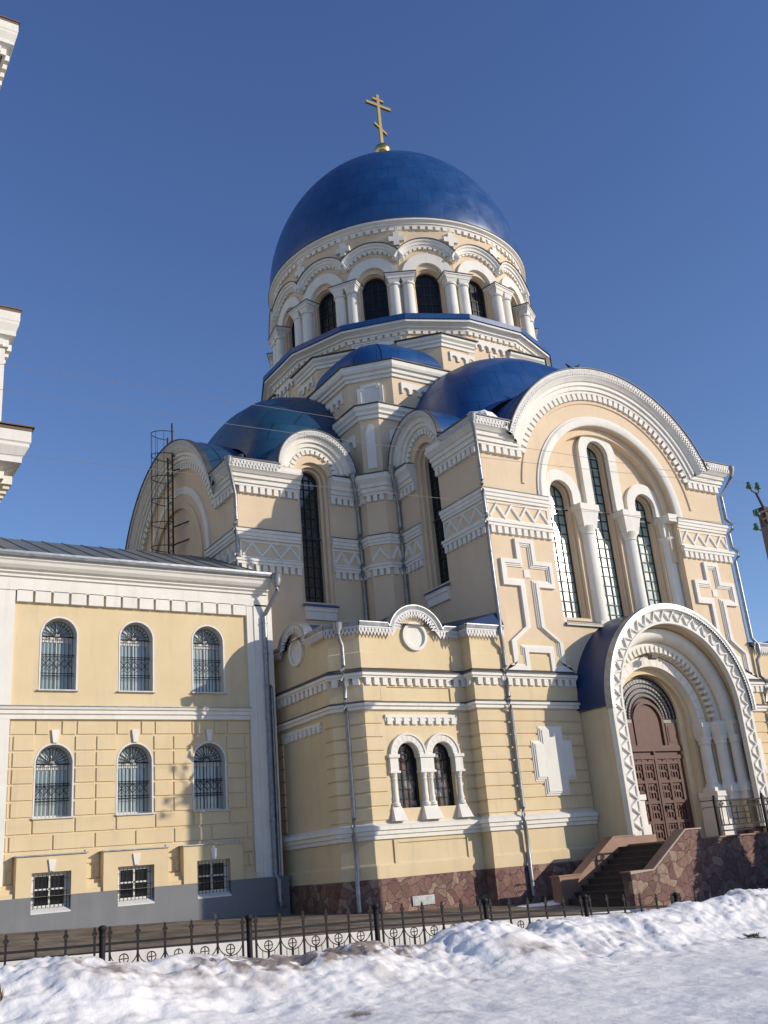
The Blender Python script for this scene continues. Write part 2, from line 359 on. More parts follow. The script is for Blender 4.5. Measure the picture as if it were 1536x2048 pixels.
# ================================================================= CATHEDRAL
CX, CY, W = 5.66, 11.46, 11.32
cath = thing('cathedral', (CX, CY, 0), 'cream and white cathedral with a huge blue dome, tall arched windows and a white portal', 'cathedral')
RF = Fr((0, 0), (1, 0), (0, -1)); RS = Fr((0, 0), (0, 1), (-1, 0))
LF = Fr((-5.8, 5.8), (0, 1), (-1, 0)); LS = Fr((-5.8, 5.8), (1, 0), (0, -1))
RR = Fr((W, 0), (0, 1), (1, 0))
ZC = 13.3
CORN = [(.2, 0), (.2, .14), (.30, .14), (.30, .2), (.44, .2), (.46, .27), (.58, .27), (.60, .33), (.68, .40), (.72, .46), (.80, .47), (.80, .40), (.97, .40), (.97, 0)]
A0 = math.asin(1.3/4.1)
def gable_path():
    return [(0, ZC)]+arc(CX, 12.0, 4.1, pi-A0, A0, 40)+[(W, ZC)]
GP = gable_path()
def off_path(p, d):
    out = []
    n = len(p)
    for i in range(n):
        a = p[max(i-1, 0)]; b = p[i]; c = p[min(i+1, n-1)]
        def nd(q, r):
            L = math.hypot(r[0]-q[0], r[1]-q[1]) or 1e-9; return ((r[0]-q[0])/L, (r[1]-q[1])/L)
        d0 = nd(a, b) if i else nd(b, c); d1 = nd(b, c) if i < n-1 else d0
        mx, my = -d0[1]-d1[1], d0[0]+d1[0]; L2 = max(mx*mx+my*my, .3)
        out.append((b[0]+mx*2/L2*d, b[1]+my*2/L2*d))
    return out
OV = .5   # overhang of the lace
SC = 2.9  # centre of the side window along the arm's flank
def gable_outline(z0): return [(0, z0), (W, z0), (W, 14.1)]+arc(CX, 12, 4.9, math.asin(2.1/4.9), pi-math.asin(2.1/4.9), 40)+[(0, 14.1)]

def cornice_gable(F, nm):
    mb = MB(); mb.sweep2d(F, GP, CORN, 1, 1); 
    mb.dents(F, .0, 1.74, ZC-.03, ZC+.2, 0, .13, .27, .66); mb.dents(F, 9.58, W, ZC-.03, ZC+.2, 0, .13, .27, .66)
    mb.arcdents(F, CX, 12, 4.07, 4.3, pi-A0-.03, A0+.03, 40, 0, .13, .66)
    part(nm, mb, 'white', cath, 30)
    mb = MB(); p = off_path(GP, .99); p[0] = (-OV, p[0][1]); p[-1] = (W+OV, p[-1][1])
    lace_line(mb, F, p, .27, OV, .125); part('lace_trim', mb, 'lace', cath)
    mb = MB(); mb.sweep2d(F, p, [(-.0, OV-.02), (0, OV+.05), (.035, OV+.05), (.05, OV-.14), (0.02, OV-.14)]); part('roof_edge', mb, 'flash', cath)

cornice_gable(RF, 'cornice'); cornice_gable(LF, 'cornice')

def flank(F):
    """cornice, lace and arch of the window on an arm's flank (u from the gable corner inwards)"""
    mb = MB()
    lo = [q for q in CORN if q[0] <= .73]+[(.73, 0)]
    mb.sweep2d(F, [(0, ZC), (SC-.6, ZC)], [q for q in CORN], 1, 0)
    mb.dents(F, 0, SC-.6, ZC-.03, ZC+.2, 0, .13, .27, .66)
    ar = ushape(SC, .92, 14.27, 14.27, 28)
    mb.sweep2d(F, ar, [(0, 0), (0, .12), (.12, .12), (.12, .2), (.26, .22), (.26, .3), (.42, .32), (.46, .4), (.58, .42), (.58, 0)])
    mb.arcdents(F, SC, 14.27, .78, .95, pi*.97, pi*.03, 13, 0, .16, .66)
    part('cornice', mb, 'white', cath, 30)
    mb = MB(); lace_line(mb, F, [(-OV, 14.29), (SC-1.54, 14.29)], .27, OV, .125)
    lace_line(mb, F, ushape(SC, 1.54, 14.2, 14.27, 28), .22, OV, .12); part('lace_trim', mb, 'lace', cath)
    mb = MB(); mb.sweep2d(F, [(-OV, 14.29), (SC-1.54, 14.29)]+ushape(SC, 1.54, 14.29, 14.27, 28), [(0, OV-.02), (0, OV+.04), (.035, OV+.04), (.05, OV-.12), (.02, OV-.12)])
    part('roof_edge', mb, 'flash', cath)
    mb = MB(); mb.sweep2d(F, ushape(SC, 1.57, 14.1, 14.27, 28), [(0.01, OV-.05), (.01, -2.6)], cap=False); part('roof', mb, 'blue' if F is RS else 'teal', cath, 40)
    # arch face, stepped reveals
    mb = MB()
    mb.plate(F, uband(SC, .62, .98, 14.13, 14.15), [], .06, -.2)
    mb.plate(F, uband(SC, .50, .64, 9.66, 14.15), [], -.10, -.34)
    mb.plate(F, uband(SC, .40, .52, 9.66, 14.15), [], -.24, -.5)
    part('window_reveal', mb, 'beige', cath)
    # window
    fr = MB(); fr.plate(F, uband(SC, .36, .42, 9.68, 14.15), [], -.40, -.5)
    for k in (-.12, .12): fr.box(F, SC+k-.012, SC+k+.012, -.44, -.41, 9.7, 14.45)
    z = 9.95
    while z < 14.4:
        hw = .37 if z < 14.1 else sqrt(max(.37**2-(z-14.15)**2, .001)); fr.box(F, SC-hw, SC+hw, -.445, -.415, z-.012, z+.012); z += .36
    fr.box(F, SC-.62, SC+.62, -.36, -.33, 12.02, 12.06)
    wn = part('window', fr, 'frame', cath)
    g = MB(); g.plate(F, archpoly(SC, .40, 9.66, 14.15), [], -.46, -.48); part('pane', g, 'darkglass', wn)
    s = MB(); s.add([F.P(u, v, z) for u, v, z in ((SC-.62, -.4, 9.78), (SC+.62, -.4, 9.78), (SC+.66, .18, 9.5), (SC-.66, .18, 9.5), (SC-.66, .18, 9.44), (SC+.66, .18, 9.44))], [(0, 1, 2, 3), (3, 2, 5, 4)])
    part('sill_cover', s, 'blue', wn)
    s = MB(); s.box(F, SC-.58, SC+.58, 0, .1, 9.02, 9.3); s.box(F, SC-.60, SC+.60, 0, .14, 9.3, 9.4); s.box(F, SC-.62, SC+.62, 0, .16, 9.4, 9.44); part('sill', s, 'white', wn)
flank(RS); flank(LS)

# ---- arm walls
wb = MB()
wb.plate(LF, gable_outline(-.8), [], 0, -.3, rim=False)
# blank arch in the left gable: sunk field
wb2 = MB()
hole = archpoly(SC, .62, 9.64, 14.15)
for F in (RS, LS):
    wb2.plate(F, [(0, -.8), (5.8, -.8), (5.8, 14.2)]+arc(SC, 14.2, .98, 0, pi, 20)+[(0, 14.2)], [hole], 0, -.5, rim=False)
NIC = archpoly(CX, 3.06, 7.85, 12.05, 40)
wr = MB(); wr.plate(RF, gable_outline(-.8), [NIC, archpoly(5.74, 2.3, 1.02, 4.65, 20)], 0, -.5, rim=False)
wr.plate(RR, [(0, -.8), (5.8, -.8), (5.8, 14.2), (0, 14.2)], [], 0, -.3, rim=False)
# niche back wall with the three tall window openings
WIN = [(CX-2.0, 12.45), (CX, 14.2), (CX+2.0, 12.45)]
bk = archpoly(CX, 3.2, 7.85, 12.05, 40)
wr.plate(RF, bk, [archpoly(c, .60, 8.15, z) for c, z in WIN], -.5, -1.0, rim=False)
part('arm_wall', wr, 'beige', cath); part('arm_wall', wb, 'beige', cath); part('arm_wall', wb2, 'beige', cath)

# left gable's blank arch: white ring, stepped yellow, inner field
mb = MB(); mb.plate(LF, uband(CX, 3.06, 3.34, 12.03, 12.05, 40), [], .07, 0); part('archivolt', mb, 'white', cath)
mb = MB(); mb.plate(LF, uband(CX, 2.5, 2.75, 11.0, 12.05, 40), [], .10, 0); mb.plate(LF, uband(CX, 2.75, 3.06, 11.0, 12.05, 40), [], .04, 0); part('blind_arch', mb, 'beige', cath)

# right gable: niche archivolt and mouldings
mb = MB(); mb.sweep2d(RF, ushape(CX, 3.06, 12.03, 12.05, 48), [(0, -.02), (0, .06), (.06, .10), (.24, .10), (.30, .05), (.34, .05), (.34, 0)]); part('archivolt', mb, 'white', cath, 35)
mb = MB(); mb.plate(RF, uband(CX, 2.82, 3.10, 10.4, 12.05, 40), [], -.22, -.5); part('niche_step', mb, 'beige', cath)
# step next to dentil arch
mb = MB(); mb.sweep2d(RF, arc(CX, 12.0, 3.93, pi-.1, .1, 48), [(0, 0), (.02, .05), (.12, .05), (.14, 0)]); part('arch_step', mb, 'beige', cath, 35)

# tall windows of the gable
mb = MB()
for i, (c, zs) in enumerate(WIN):
    mb.cut(); mb.plate(RF, uband(c, .50, .88, 12.12, zs, 28), [], -.36 if i != 1 else -.33, -.5)
part('archivolt', mb, 'white', cath)
for i, (c, zs) in enumerate(WIN):
    mb = MB(); mb.plate(RF, uband(c, .52, .58, 8.15, zs, 24), [], -.62, -.75); mb.plate(RF, uband(c, .46, .53, 8.15, zs, 24), [], -.70, -.95); part('window_reveal', mb, 'beige', cath)
    fr = MB(); fr.plate(RF, uband(c, .43, .48, 8.15, zs, 24), [], -.80, -.9)
    for k in (-.15, .15): fr.box(RF, c+k-.014, c+k+.014, -.845, -.812, 8.15, zs+.38)
    z = 8.45
    while z < zs+.35:
        hw = .45 if z < zs else sqrt(max(.45**2-(z-zs)**2, .001)); fr.box(RF, c-hw, c+hw, -.848, -.815, z-.014, z+.014); z += .34
    fr.box(RF, c-.8 if i == 0 else c-.7, c+.75, -.72, -.69, 11.98 if i != 1 else 12.1, 12.03 if i != 1 else 12.15)
    wn = part('window', fr, 'frame', cath)
    g = MB(); g.plate(RF, archpoly(c, .47, 8.15, zs), [], -.85, -.88); part('pane', g, 'paleglass', wn)
s = MB(); s.add([RF.P(u, v, z) for u, v, z in ((CX-3.05, -.92, 8.25), (CX+3.05, -.92, 8.25), (CX+3.05, .10, 7.78), (CX-3.05, .10, 7.78), (CX-3.05, .10, 7.72), (CX+3.05, .10, 7.72))], [(0, 1, 2, 3), (3, 2, 5, 4)]); part('window_ledge', s, 'roofgrey', cath)

def column(mb, F, u, v, z0, z1, r, n=20, base=True, cap=True):
    x, y, _ = F.P(u, v, 0)
    pr = []
    zb = z0
    if base:
        pr += [(r*1.45, z0), (r*1.45, z0+r*.25), (r*1.3, z0+r*.3), (r*1.32, z0+r*.5), (r*1.12, z0+r*.62), (r*1.12, z0+r*.72)]; zb = z0+r*.72
    pr += [(r, zb+.02), (r*.93, z1-r*1.2)]
    if cap: pr += [(r*1.08, z1-r*1.15), (r*1.08, z1-r*1.0), (r*.96, z1-r*.95), (r*1.05, z1-r*.7), (r*1.4, z1-r*.1), (r*1.4, z1)]
    else: pr += [(r*.93, z1)]
    mb.lathe(x, y, [(0, z0)]+pr+[(0, z1)], n)
def impost(mb, F, u, v, z0, z1, w, d):
    """cushion block flaring upwards"""
    a, b = w*.36, w*.5
    p = [F.P(u+x*a, v+y*d*.36, z0) for x, y in ((-1, -1), (1, -1), (1, 1), (-1, 1))]+[F.P(u+x*b, v+y*d*.5, z0+(z1-z0)*.72) for x, y in ((-1, -1), (1, -1), (1, 1), (-1, 1))]
    mb.add(p, [(0, 3, 2, 1), (0, 1, 5, 4), (1, 2, 6, 5), (2, 3, 7, 6), (3, 0, 4, 7)])
    mb.box(F, u-w*.54, u+w*.54, v-d*.54, v+d*.54, z0+(z1-z0)*.72, z1)
for u in (CX-1.0, CX+1.0):
    mb = MB(); column(mb, RF, u, -.46, 7.85, 11.35, .245); impost(mb, RF, u, -.45, 11.3, 12.12, .80, .6)
    mb.box(RF, u-.42, u+.42, -.9, -.04, 7.7, 7.98)
    part('column', mb, 'white', cath, 40)
for u in (CX-2.92, CX+2.92):
    mb = MB(); column(mb, RF, u, -.50, 7.85, 11.35, .24); impost(mb, RF, u, -.5, 11.3, 12.12, .6, .5); mb.box(RF, u-.3, u+.3, -.5, .08, 11.85, 12.13) if u > CX else None
    part('column', mb, 'white', cath, 40)

# ---- zigzag string courses round the arms
def zig(mb, F, u0, u1, z0, z1, n, wd=.11, v=.06):
    p = (u1-u0)/n
    path = []
    for i in range(n): path += [(u0+i*p, z0), (u0+(i+.5)*p, z1)]
    path.append((u1, z0))
    mb.sweep2d(F, path, [(-wd/2, 0), (-wd*.3, v), (wd*.3, v), (wd/2, 0)])
PIER = [(0, 3.52), (0, 4.75), (-.55, 4.75), (-1.05, 5.25), (-1.05, 5.8), (-2.28, 5.8)]
BANDS = [[(2.6, 0), (0, 0), (0, 2.28)], PIER, [(-3.52, 5.8), (-5.8, 5.8), (-5.8, 8.35)], [(W, 3), (W, 0), (8.72, 0)]]
mb = MB()
for p in BANDS:
    q = p if p[0][0] > -3.4 or True else p
    mb.cut(); mb.hsweep(q, [(0, 12.06), (.13, 12.0), (.13, 11.88), (.09, 11.86), (.09, 11.76), (.05, 11.74), (.05, 11.66), (0, 11.66)])
    mb.hsweep(q, [(0, 11.0), (.16, 10.94), (.16, 10.86), (.12, 10.84), (.12, 10.76), (0, 10.74)])
    mb.pathdents(q, 10.53, 10.76, 0, .10, .26, .62)
part('string_course', mb, 'white', cath)
mb = MB()
for p in BANDS: mb.cut(); mb.hsweep(p, [(0, 12.075), (.15, 12.01), (.15, 11.99), (0, 12.05)])
part('flashing', mb, 'flash', cath)
mb = MB()
zig(mb, RF, .10, 2.50, 11.09, 11.5, 4); mb.cut(); zig(mb, RF, 8.82, W-.1, 11.09, 11.5, 4)
mb.cut(); zig(mb, RS, .10, 2.2, 11.09, 11.5, 3); mb.cut(); zig(mb, RS, 3.6, 4.7, 11.09, 11.5, 2); mb.cut(); zig(mb, LS, .12, 2.2, 11.09, 11.5, 3); mb.cut(); zig(mb, LS, 3.6, 4.7, 11.09, 11.5, 2)
DG = Fr((-.8, 5.0), (1/sqrt(2), -1/sqrt(2)), (-1/sqrt(2), -1/sqrt(2)))
mb.cut(); zig(mb, DG, -.3, .3, 11.09, 11.5, 1); mb.cut(); zig(mb, Fr((-.55, 4.75), (1, 0), (0, -1)), .08, .5, 11.09, 11.5, 1); mb.cut(); zig(mb, LF, .15, 2.4, 11.09, 11.5, 5)
for F, a, b in ((RF, .04, 2.56), (RF, 8.76, W-.04), (RS, .04, 2.25), (LS, .04, 2.25), (RS, 3.55, 4.72), (LS, 3.55, 4.72)):
    mb.cut(); mb.box(F, a, b, 0, .03, 11.54, 11.6); mb.box(F, a, b, 0, .03, 11.0, 11.05); mb.box(F, a, a+.05, 0, .03, 11.05, 11.54); mb.box(F, b-.05, b, 0, .03, 11.05, 11.54)
part('zigzag_frieze', mb, 'white', cath)

# ---- cornice of the inner pier
mb = MB(); mb.hsweep(PIER, [(0, 13.5), (.14, 13.5), (.14, 13.6), (.2, 13.6), (.2, 13.74), (.27, 13.76), (.27, 13.88), (.36, 13.98), (.42, 14.04), (.42, 14.2), (0, 14.26)])
mb.pathdents(PIER, ZC-.03, 13.5, 0, .13, .27, .66); part('cornice', mb, 'white', cath)
mb = MB(); mb.hsweep(PIER, [(0, 14.28), (.46, 14.23), (.46, 14.2), (0, 14.25)]); part('flashing', mb, 'flash', cath)
# pier body and the turret above it
mb = MB()
mb.hsweep([(2, 4.75), (-.55, 4.75), (-1.05, 5.25), (-1.05, 7.8)], [(0, -.8), (0, 17.0)], cap=False)
mb.hsweep([(3.6, 4.83), (.26, 4.83), (-.97, 6.06), (-.97, 9.4)], [(0, 14), (0, 18.5)], cap=False)
part('pier_wall', mb, 'beige', cath)
mb = MB(); NP = [(1.05, 4.75), (-.55, 4.75), (-1.05, 5.25), (-1.05, 6.85)]
mb.hsweep(NP, [(0, 16.5), (.08, 16.5), (.08, 16.62), (.16, 16.66), (.16, 16.76), (.24, 16.84), (.24, 17.0), (0, 17.06)])
TP = [(3.3, 4.83), (.26, 4.83), (-.97, 6.06), (-.97, 9.1)]
mb.hsweep(TP, [(0, 18.4), (.08, 18.4), (.08, 18.52), (.16, 18.54), (.16, 18.66), (.25, 18.70), (.30, 18.8), (.30, 18.98), (0, 19.04)])
part('cornice', mb, 'white', cath)
mb = MB(); mb.hsweep(NP, [(0, 17.09), (.29, 17.04), (.29, 17.0), (0, 17.04)]); mb.hsweep(TP, [(0, 19.08), (.36, 19.02), (.36, 18.98), (0, 19.03)]); part('flashing', mb, 'flash', cath)
def scallop(mb, F, u0, u1, z0, z1, n, v=.09):
    p = (u1-u0)/n; r = p*.34; o = [(u0, z1), (u0, z0)]
    for i in range(n):
        c = u0+(i+.5)*p
        o += [(c-r, z0), (c-r, z0+(z1-z0)*.25)]+arc(c, z0+(z1-z0)*.25, r, pi, 0, 8)[1:-1]+[(c+r, z0+(z1-z0)*.25), (c+r, z0)]
    o += [(u1, z0), (u1, z1)]
    mb.plate(F, o, [], v, 0)
def crosspoly(cu, cz, a, b, wd):
    """plain cross outline: arm half length a (horizontal) b (vertical), half width wd"""
    return [(cu-a, cz-wd), (cu-wd, cz-wd), (cu-wd, cz-b), (cu+wd, cz-b), (cu+wd, cz-wd), (cu+a, cz-wd), (cu+a, cz+wd), (cu+wd, cz+wd), (cu+wd, cz+b), (cu-wd, cz+b), (cu-wd, cz+wd), (cu-a, cz+wd)]
TFr = Fr((.26, 4.83), (1, 0), (0, -1)); TFl = Fr((-.97, 6.06), (0, 1), (-1, 0)); TFd = Fr((-.355, 5.445), (1/sqrt(2), -1/sqrt(2)), (-1/sqrt(2), -1/sqrt(2)))
mb = MB(); scallop(mb, TFr, .35, 1.95, 17.75, 18.22, 4); mb.cut(); scallop(mb, TFl, .35, 1.95, 17.75, 18.22, 4)
mb.cut(); scallop(mb, Fr((-.55, 4.75), (1, 0), (0, -1)), .4, 1.4, 15.6, 16.1, 2); mb.cut(); scallop(mb, Fr((-1.05, 5.25), (0, 1), (-1, 0)), .4, 1.4, 15.6, 16.1, 2)
part('arcature', mb, 'white', cath)
mb = MB()
def notched(cu, cz, h, n): return [(cu-h+n, cz-h), (cu+h-n, cz-h), (cu+h-n, cz-h+n), (cu+h, cz-h+n), (cu+h, cz+h-n), (cu+h-n, cz+h-n), (cu+h-n, cz+h), (cu-h+n, cz+h), (cu-h+n, cz+h-n), (cu-h, cz+h-n), (cu-h, cz-h+n), (cu-h+n, cz-h+n)]
mb.plate(TFd, notched(0, 17.75, .5, .14), [notched(0, 17.75, .36, .11)], .08, 0); mb.plate(TFd, notched(0, 17.75, .36, .11), [], .035, 0)
mb.cut(); mb.plate(DG, [(-.17, 14.55), (.17, 14.55), (.17, 16.0), (.08, 16.22), (0, 16.3), (-.08, 16.22), (-.17, 16.0)], [], .035, 0)
part('ornament', mb, 'white', cath)
# turret roof: faceted half dome leaning on the octagon
mb = MB(); apx = (.40, 6.2); base = [(2.6-3.7*sin(pi/2*i/14)**.62, 8.4-3.7*cos(pi/2*i/14)**.62) for i in range(15)]
rg = []
for i in range(9):
    t = i/8; k = cos(t*pi/2)**.8; zz = 19.03+1.32*sin(t*pi/2)
    rg.append([(apx[0]+(b[0]-apx[0])*k, apx[1]+(b[1]-apx[1])*k, zz) for b in base])
mb.rings([list(r) for r in rg], cap=False)
mb.add([(3.3, 4.5, 19.03), (.12, 4.5, 19.03), (-1.3, 5.93, 19.03), (-1.3, 9.1, 19.03), (1.5, 7.3, 19.04)], [(0, 1, 2, 3, 4)])
mb.add([rg[0][0], rg[4][0], rg[8][0], (2.6, 5.5, 19.03)], [(0, 1, 2, 3)]); mb.add([rg[0][14], rg[4][14], rg[8][14], (-.3, 8.4, 19.03)], [(0, 1, 2, 3)]); mb.add([rg[8][0], (2.6, 5.5, 19.03), (2.4, 8.2, 19.9), (-.3, 8.4, 19.03)], [(0, 1, 2), (0, 2, 3)])
part('turret_roof', mb, 'blue', cath, 30)
mb = MB()
for j in (5, 9): mb.cut(); mb.tube([r[j] for r in rg], .025, 6)
part('roof_seam', mb, 'darkblue', cath)

# ---- octagon and sixteen-sided base of the drum
def ringpos(th, R): return (CX-R*sin(th), CY-R*cos(th))
def Face(th, ap): return Fr((CX-ap*sin(th), CY-ap*cos(th)), (cos(th), -sin(th)), (-sin(th), -cos(th)))
OR = 6.28/cos(radians(22.5))
octp = [ringpos(radians(22.5+45*k), OR) for k in range(8)]
mb = MB(); mb.hsweep(octp, [(0, 13.5), (0, 20.62)], closed=True); mb.hsweep(octp, [(0, 20.62), (-1.5, 20.9)], closed=True)
hx = [ringpos(radians(11.25+22.5*k), 6.45) for k in range(16)]
mb.hsweep(hx, [(0, 18), (0, 21.5)], closed=True)
part('drum_base', mb, 'beige', cath)
mb = MB(); fl = MB(); ac = MB()
for k in range(8):
    th = radians(22.5+45*k); c = ringpos(th, OR)
    pr = ringpos(radians(22.5+45*(k-1)), OR); nx = ringpos(radians(22.5+45*(k+1)), OR)
    def tow(a, b, d):
        L = math.hypot(b[0]-a[0], b[1]-a[1]); return (a[0]+(b[0]-a[0])*d/L, a[1]+(b[1]-a[1])*d/L)
    mb.cut(); fl.cut(); p = [tow(c, pr, 1.62), c, tow(c, nx, 1.75)]
    mb.hsweep(p, [(0, 20.52), (.07, 20.52), (.07, 20.64), (.14, 20.68), (.14, 20.76), (.24, 20.84), (.24, 20.96), (0, 21.02)])
    fl.hsweep([tow(c, pr, 1.72), c, tow(c, nx, 1.85)], [(-.3, 21.1), (.32, 21.0), (.32, 20.96), (-.3, 21.04)])
    f1 = Face(radians(45*k), 6.28)
    if k % 2 == 0:
        ac.cut(); scallop(ac, f1, -2.25, -1.0, 19.95, 20.36, 3, .08); ac.cut(); scallop(ac, f1, 1.0, 2.25, 19.95, 20.36, 3, .08)
        f2 = Face(radians(45*k), 6.33); ac.cut(); scallop(ac, f2, -.92, .92, 20.74, 21.18, 5, .1)
part('cornice', mb, 'white', cath); part('flashing', fl, 'flash', cath); part('arcature', ac, 'white', cath)
mb = MB()
for k in range(0, 8, 2):
    f2 = Face(radians(45*k), 6.30); mb.cut(); mb.plate(f2, crosspoly(0, 20.14, .5, .55, .17), [crosspoly(0, 20.14, .4, .45, .07)], .09, 0); mb.plate(f2, crosspoly(0, 20.14, .4, .45, .07), [], .04, 0)
    f3 = Face(radians(45*k+45), 6.33); mb.cut(); mb.plate(f3, [(-1.05, 20.98), (1.05, 20.98), (1.05, 21.3), (-1.05, 21.3)], [[(-.97, 21.04), (.97, 21.04), (.97, 21.24), (-.97, 21.24)]], .07, 0); mb.plate(f3, [(-.97, 21.04), (.97, 21.04), (.97, 21.24), (-.97, 21.24)], [], .03, 0)
part('ornament', mb, 'white', cath)
mb = MB(); mb.hsweep(hx, [(0, 21.44), (.1, 21.46), (.1, 21.53), (.2, 21.56), (.2, 21.62), (.32, 21.68), (.42, 21.71), (.42, 21.82), (0, 21.88)], closed=True)
mb.pathdents(hx+[hx[0]], 21.32, 21.48, 0, .09, .33, .66); part('cornice', mb, 'white', cath)
mb = MB(); mb.hsweep(hx, [(.44, 21.80), (.48, 21.82), (.48, 22.04), (.40, 22.1), (-.6, 22.5)], closed=True); part('roof_skirt', mb, 'blue', cath)

# ---- drum: sixteen windows, paired columns, hood moulds
AP = 5.95; HWF = AP*tan(radians(11.25))
mb = MB()
for k in range(16):
    f = Face(radians(22.5*k), AP); mb.plate(f, [(-HWF, 21.5), (HWF, 21.5), (HWF, 26.9), (-HWF, 26.9)], [archpoly(0, .60, 22.3, 24.14, 14)], 0, -.5, rim=False)
part('drum_wall', mb, 'beige', cath)
av = MB(); hd = MB(); fl = MB(); rev = MB()
for k in range(16):
    f = Face(radians(22.5*k), AP)
    av.cut(); hd.cut(); fl.cut(); rev.cut(); av.plate(f, uband(0, .66, 1.12, 24.26, 24.3, 20), [], .14, 0)
    rev.plate(f, uband(0, .55, .62, 22.3, 24.14, 16), [], -.12, -.3)
    a = math.acos(1.175/1.5); a1 = math.acos(min(1.175/1.28, 1))
    hp = arc(0, 24.52, 1.26, pi-a1*1.0, a1*1.0, 18)
    hd.sweep2d(f, hp, [(0, 0), (0, .12), (.10, .12), (.10, .18), (.19, .2), (.22, .27), (.30, .29), (.30, 0)])
    hd.arcdents(f, 0, 24.52, 1.17, 1.28, pi*.83, pi*.17, 11, 0, .12, .62)
    fl.sweep2d(f, arc(0, 24.52, 1.56, pi-math.acos(.8), math.acos(.8), 18), [(0, -.02), (0, .33), (.03, .33), (.04, -.02)])
part('archivolt', av, 'white', cath); part('window_reveal', rev, 'beige', cath); part('hood_mould', hd, 'white', cath, 35)
for k in range(16):
    f = Face(radians(22.5*k), AP)
    fr = MB(); fr.plate(f, uband(0, .49, .56, 22.3, 24.14, 14), [], -.28, -.36)
    for u in (-.14, .14): fr.box(f, u-.012, u+.012, -.34, -.31, 22.3, 24.45)
    for z in (22.75, 23.2, 23.65, 24.1): fr.box(f, -.5, .5, -.345, -.315, z-.012, z+.012)
    wn = part('window', fr, 'frame', cath)
    g = MB(); g.plate(f, archpoly(0, .55, 22.3, 24.14, 14), [], -.35, -.37); part('pane', g, 'blackglass', wn)
for k in range(16):
    th = radians(11.25+22.5*k); f = Face(th, AP/cos(radians(11.25))-.06)
    for s in (-1, 1):
        mb = MB(); column(mb, f, s*.285, .10, 22.3, 23.95, .245, 16, base=False, cap=False)
        x, y, _ = f.P(s*.285, .10, 0); mb.lathe(x, y, [(.25, 23.82), (.28, 23.84), (.28, 23.9), (.25, 23.92)], 16)
        impost(mb, f, s*.285, .10, 23.9, 24.2, .52, .5)
        part('column', mb, 'white', cath, 40)
    mb = MB(); mb.box(f, -.62, .62, -.3, .38, 24.2, 24.27); mb.box(f, -.65, .65, -.3, .42, 24.27, 24.33); part('capital', mb, 'white', cath)
    fl.cut(); fl.box(f, -.68, .68, -.3, .45, 24.332, 24.36)
part('flashing', fl, 'flash', cath)
mb = MB()
for k in range(16):
    f = Face(radians(11.25+22.5*k), AP/cos(radians(11.25))); mb.cut(); mb.plate(f, crosspoly(0, 26.2, .33, .33, .12), [], .09, -.15)
part('ornament', mb, 'white', cath)
CIR = [ringpos(2*pi*i/96, 6.0) for i in range(96)]
mb = MB(); mb.hsweep(CIR, [(-.05, 26.82), (.07, 26.84), (.07, 26.90), (.13, 26.92), (.13, 26.98), (.22, 27.03), (.26, 27.05), (.26, 27.14), (-.2, 27.2)], closed=True)
mb.pathdents(CIR+[CIR[0]], 26.42, 26.62, -.04, .07, .4, .58) if False else None
for i in range(112):
    f = Face(2*pi*i/112, 5.98); mb.box(f, -.105, .105, -.05, .085, 26.68, 26.86)
part('cornice', mb, 'white', cath, 30)

# ---- dome
prof = [(6.15, 27.05), (6.20, 27.08), (6.22, 27.15)]
for i in range(1, 31):
    a = pi/2*i/30; prof.append((6.22*cos(a)**1.1 if i < 30 else 0.0, 27.15+7.3*sin(a)))
prof = [p for p in prof if p[0] > .42]
mb = MB(); mb.lathe(CX, CY, prof+[(.42, 34.25), (.30, 34.6), (.24, 35.55), (.28, 35.6)], 96)
part('dome', mb, 'blue', cath, 40)
mb = MB(); mb.hsweep(CIR, [(.20, 27.135), (.285, 27.135), (.285, 27.165), (.20, 27.19)], closed=True); part('flashing', mb, 'flash', cath)
cr = MB(); cr.sphere((CX, CY, 35.95), .42, 12)
finial = part('ball_finial', cr, 'gold', cath, 60)
fx = Fr((CX, CY), (1, 0), (0, -1)); mb = MB()
mb.box(fx, -.085, .085, -.06, .06, 36.3, 39.6); mb.box(fx, -.76, .76, -.058, .058, 38.82, 38.98); mb.box(fx, -.34, .34, -.058, .058, 39.2, 39.34)
mb.add([fx.P(u, v, z) for v in (-.057, .057) for u, z in ((-.36, 37.56), (.36, 37.06), (.36, 37.20), (-.36, 37.70))], [(0, 1, 2, 3), (7, 6, 5, 4), (0, 4, 5, 1), (1, 5, 6, 2), (2, 6, 7, 3), (3, 7, 4, 0)])
part('orthodox_cross', mb, 'gold', cath)

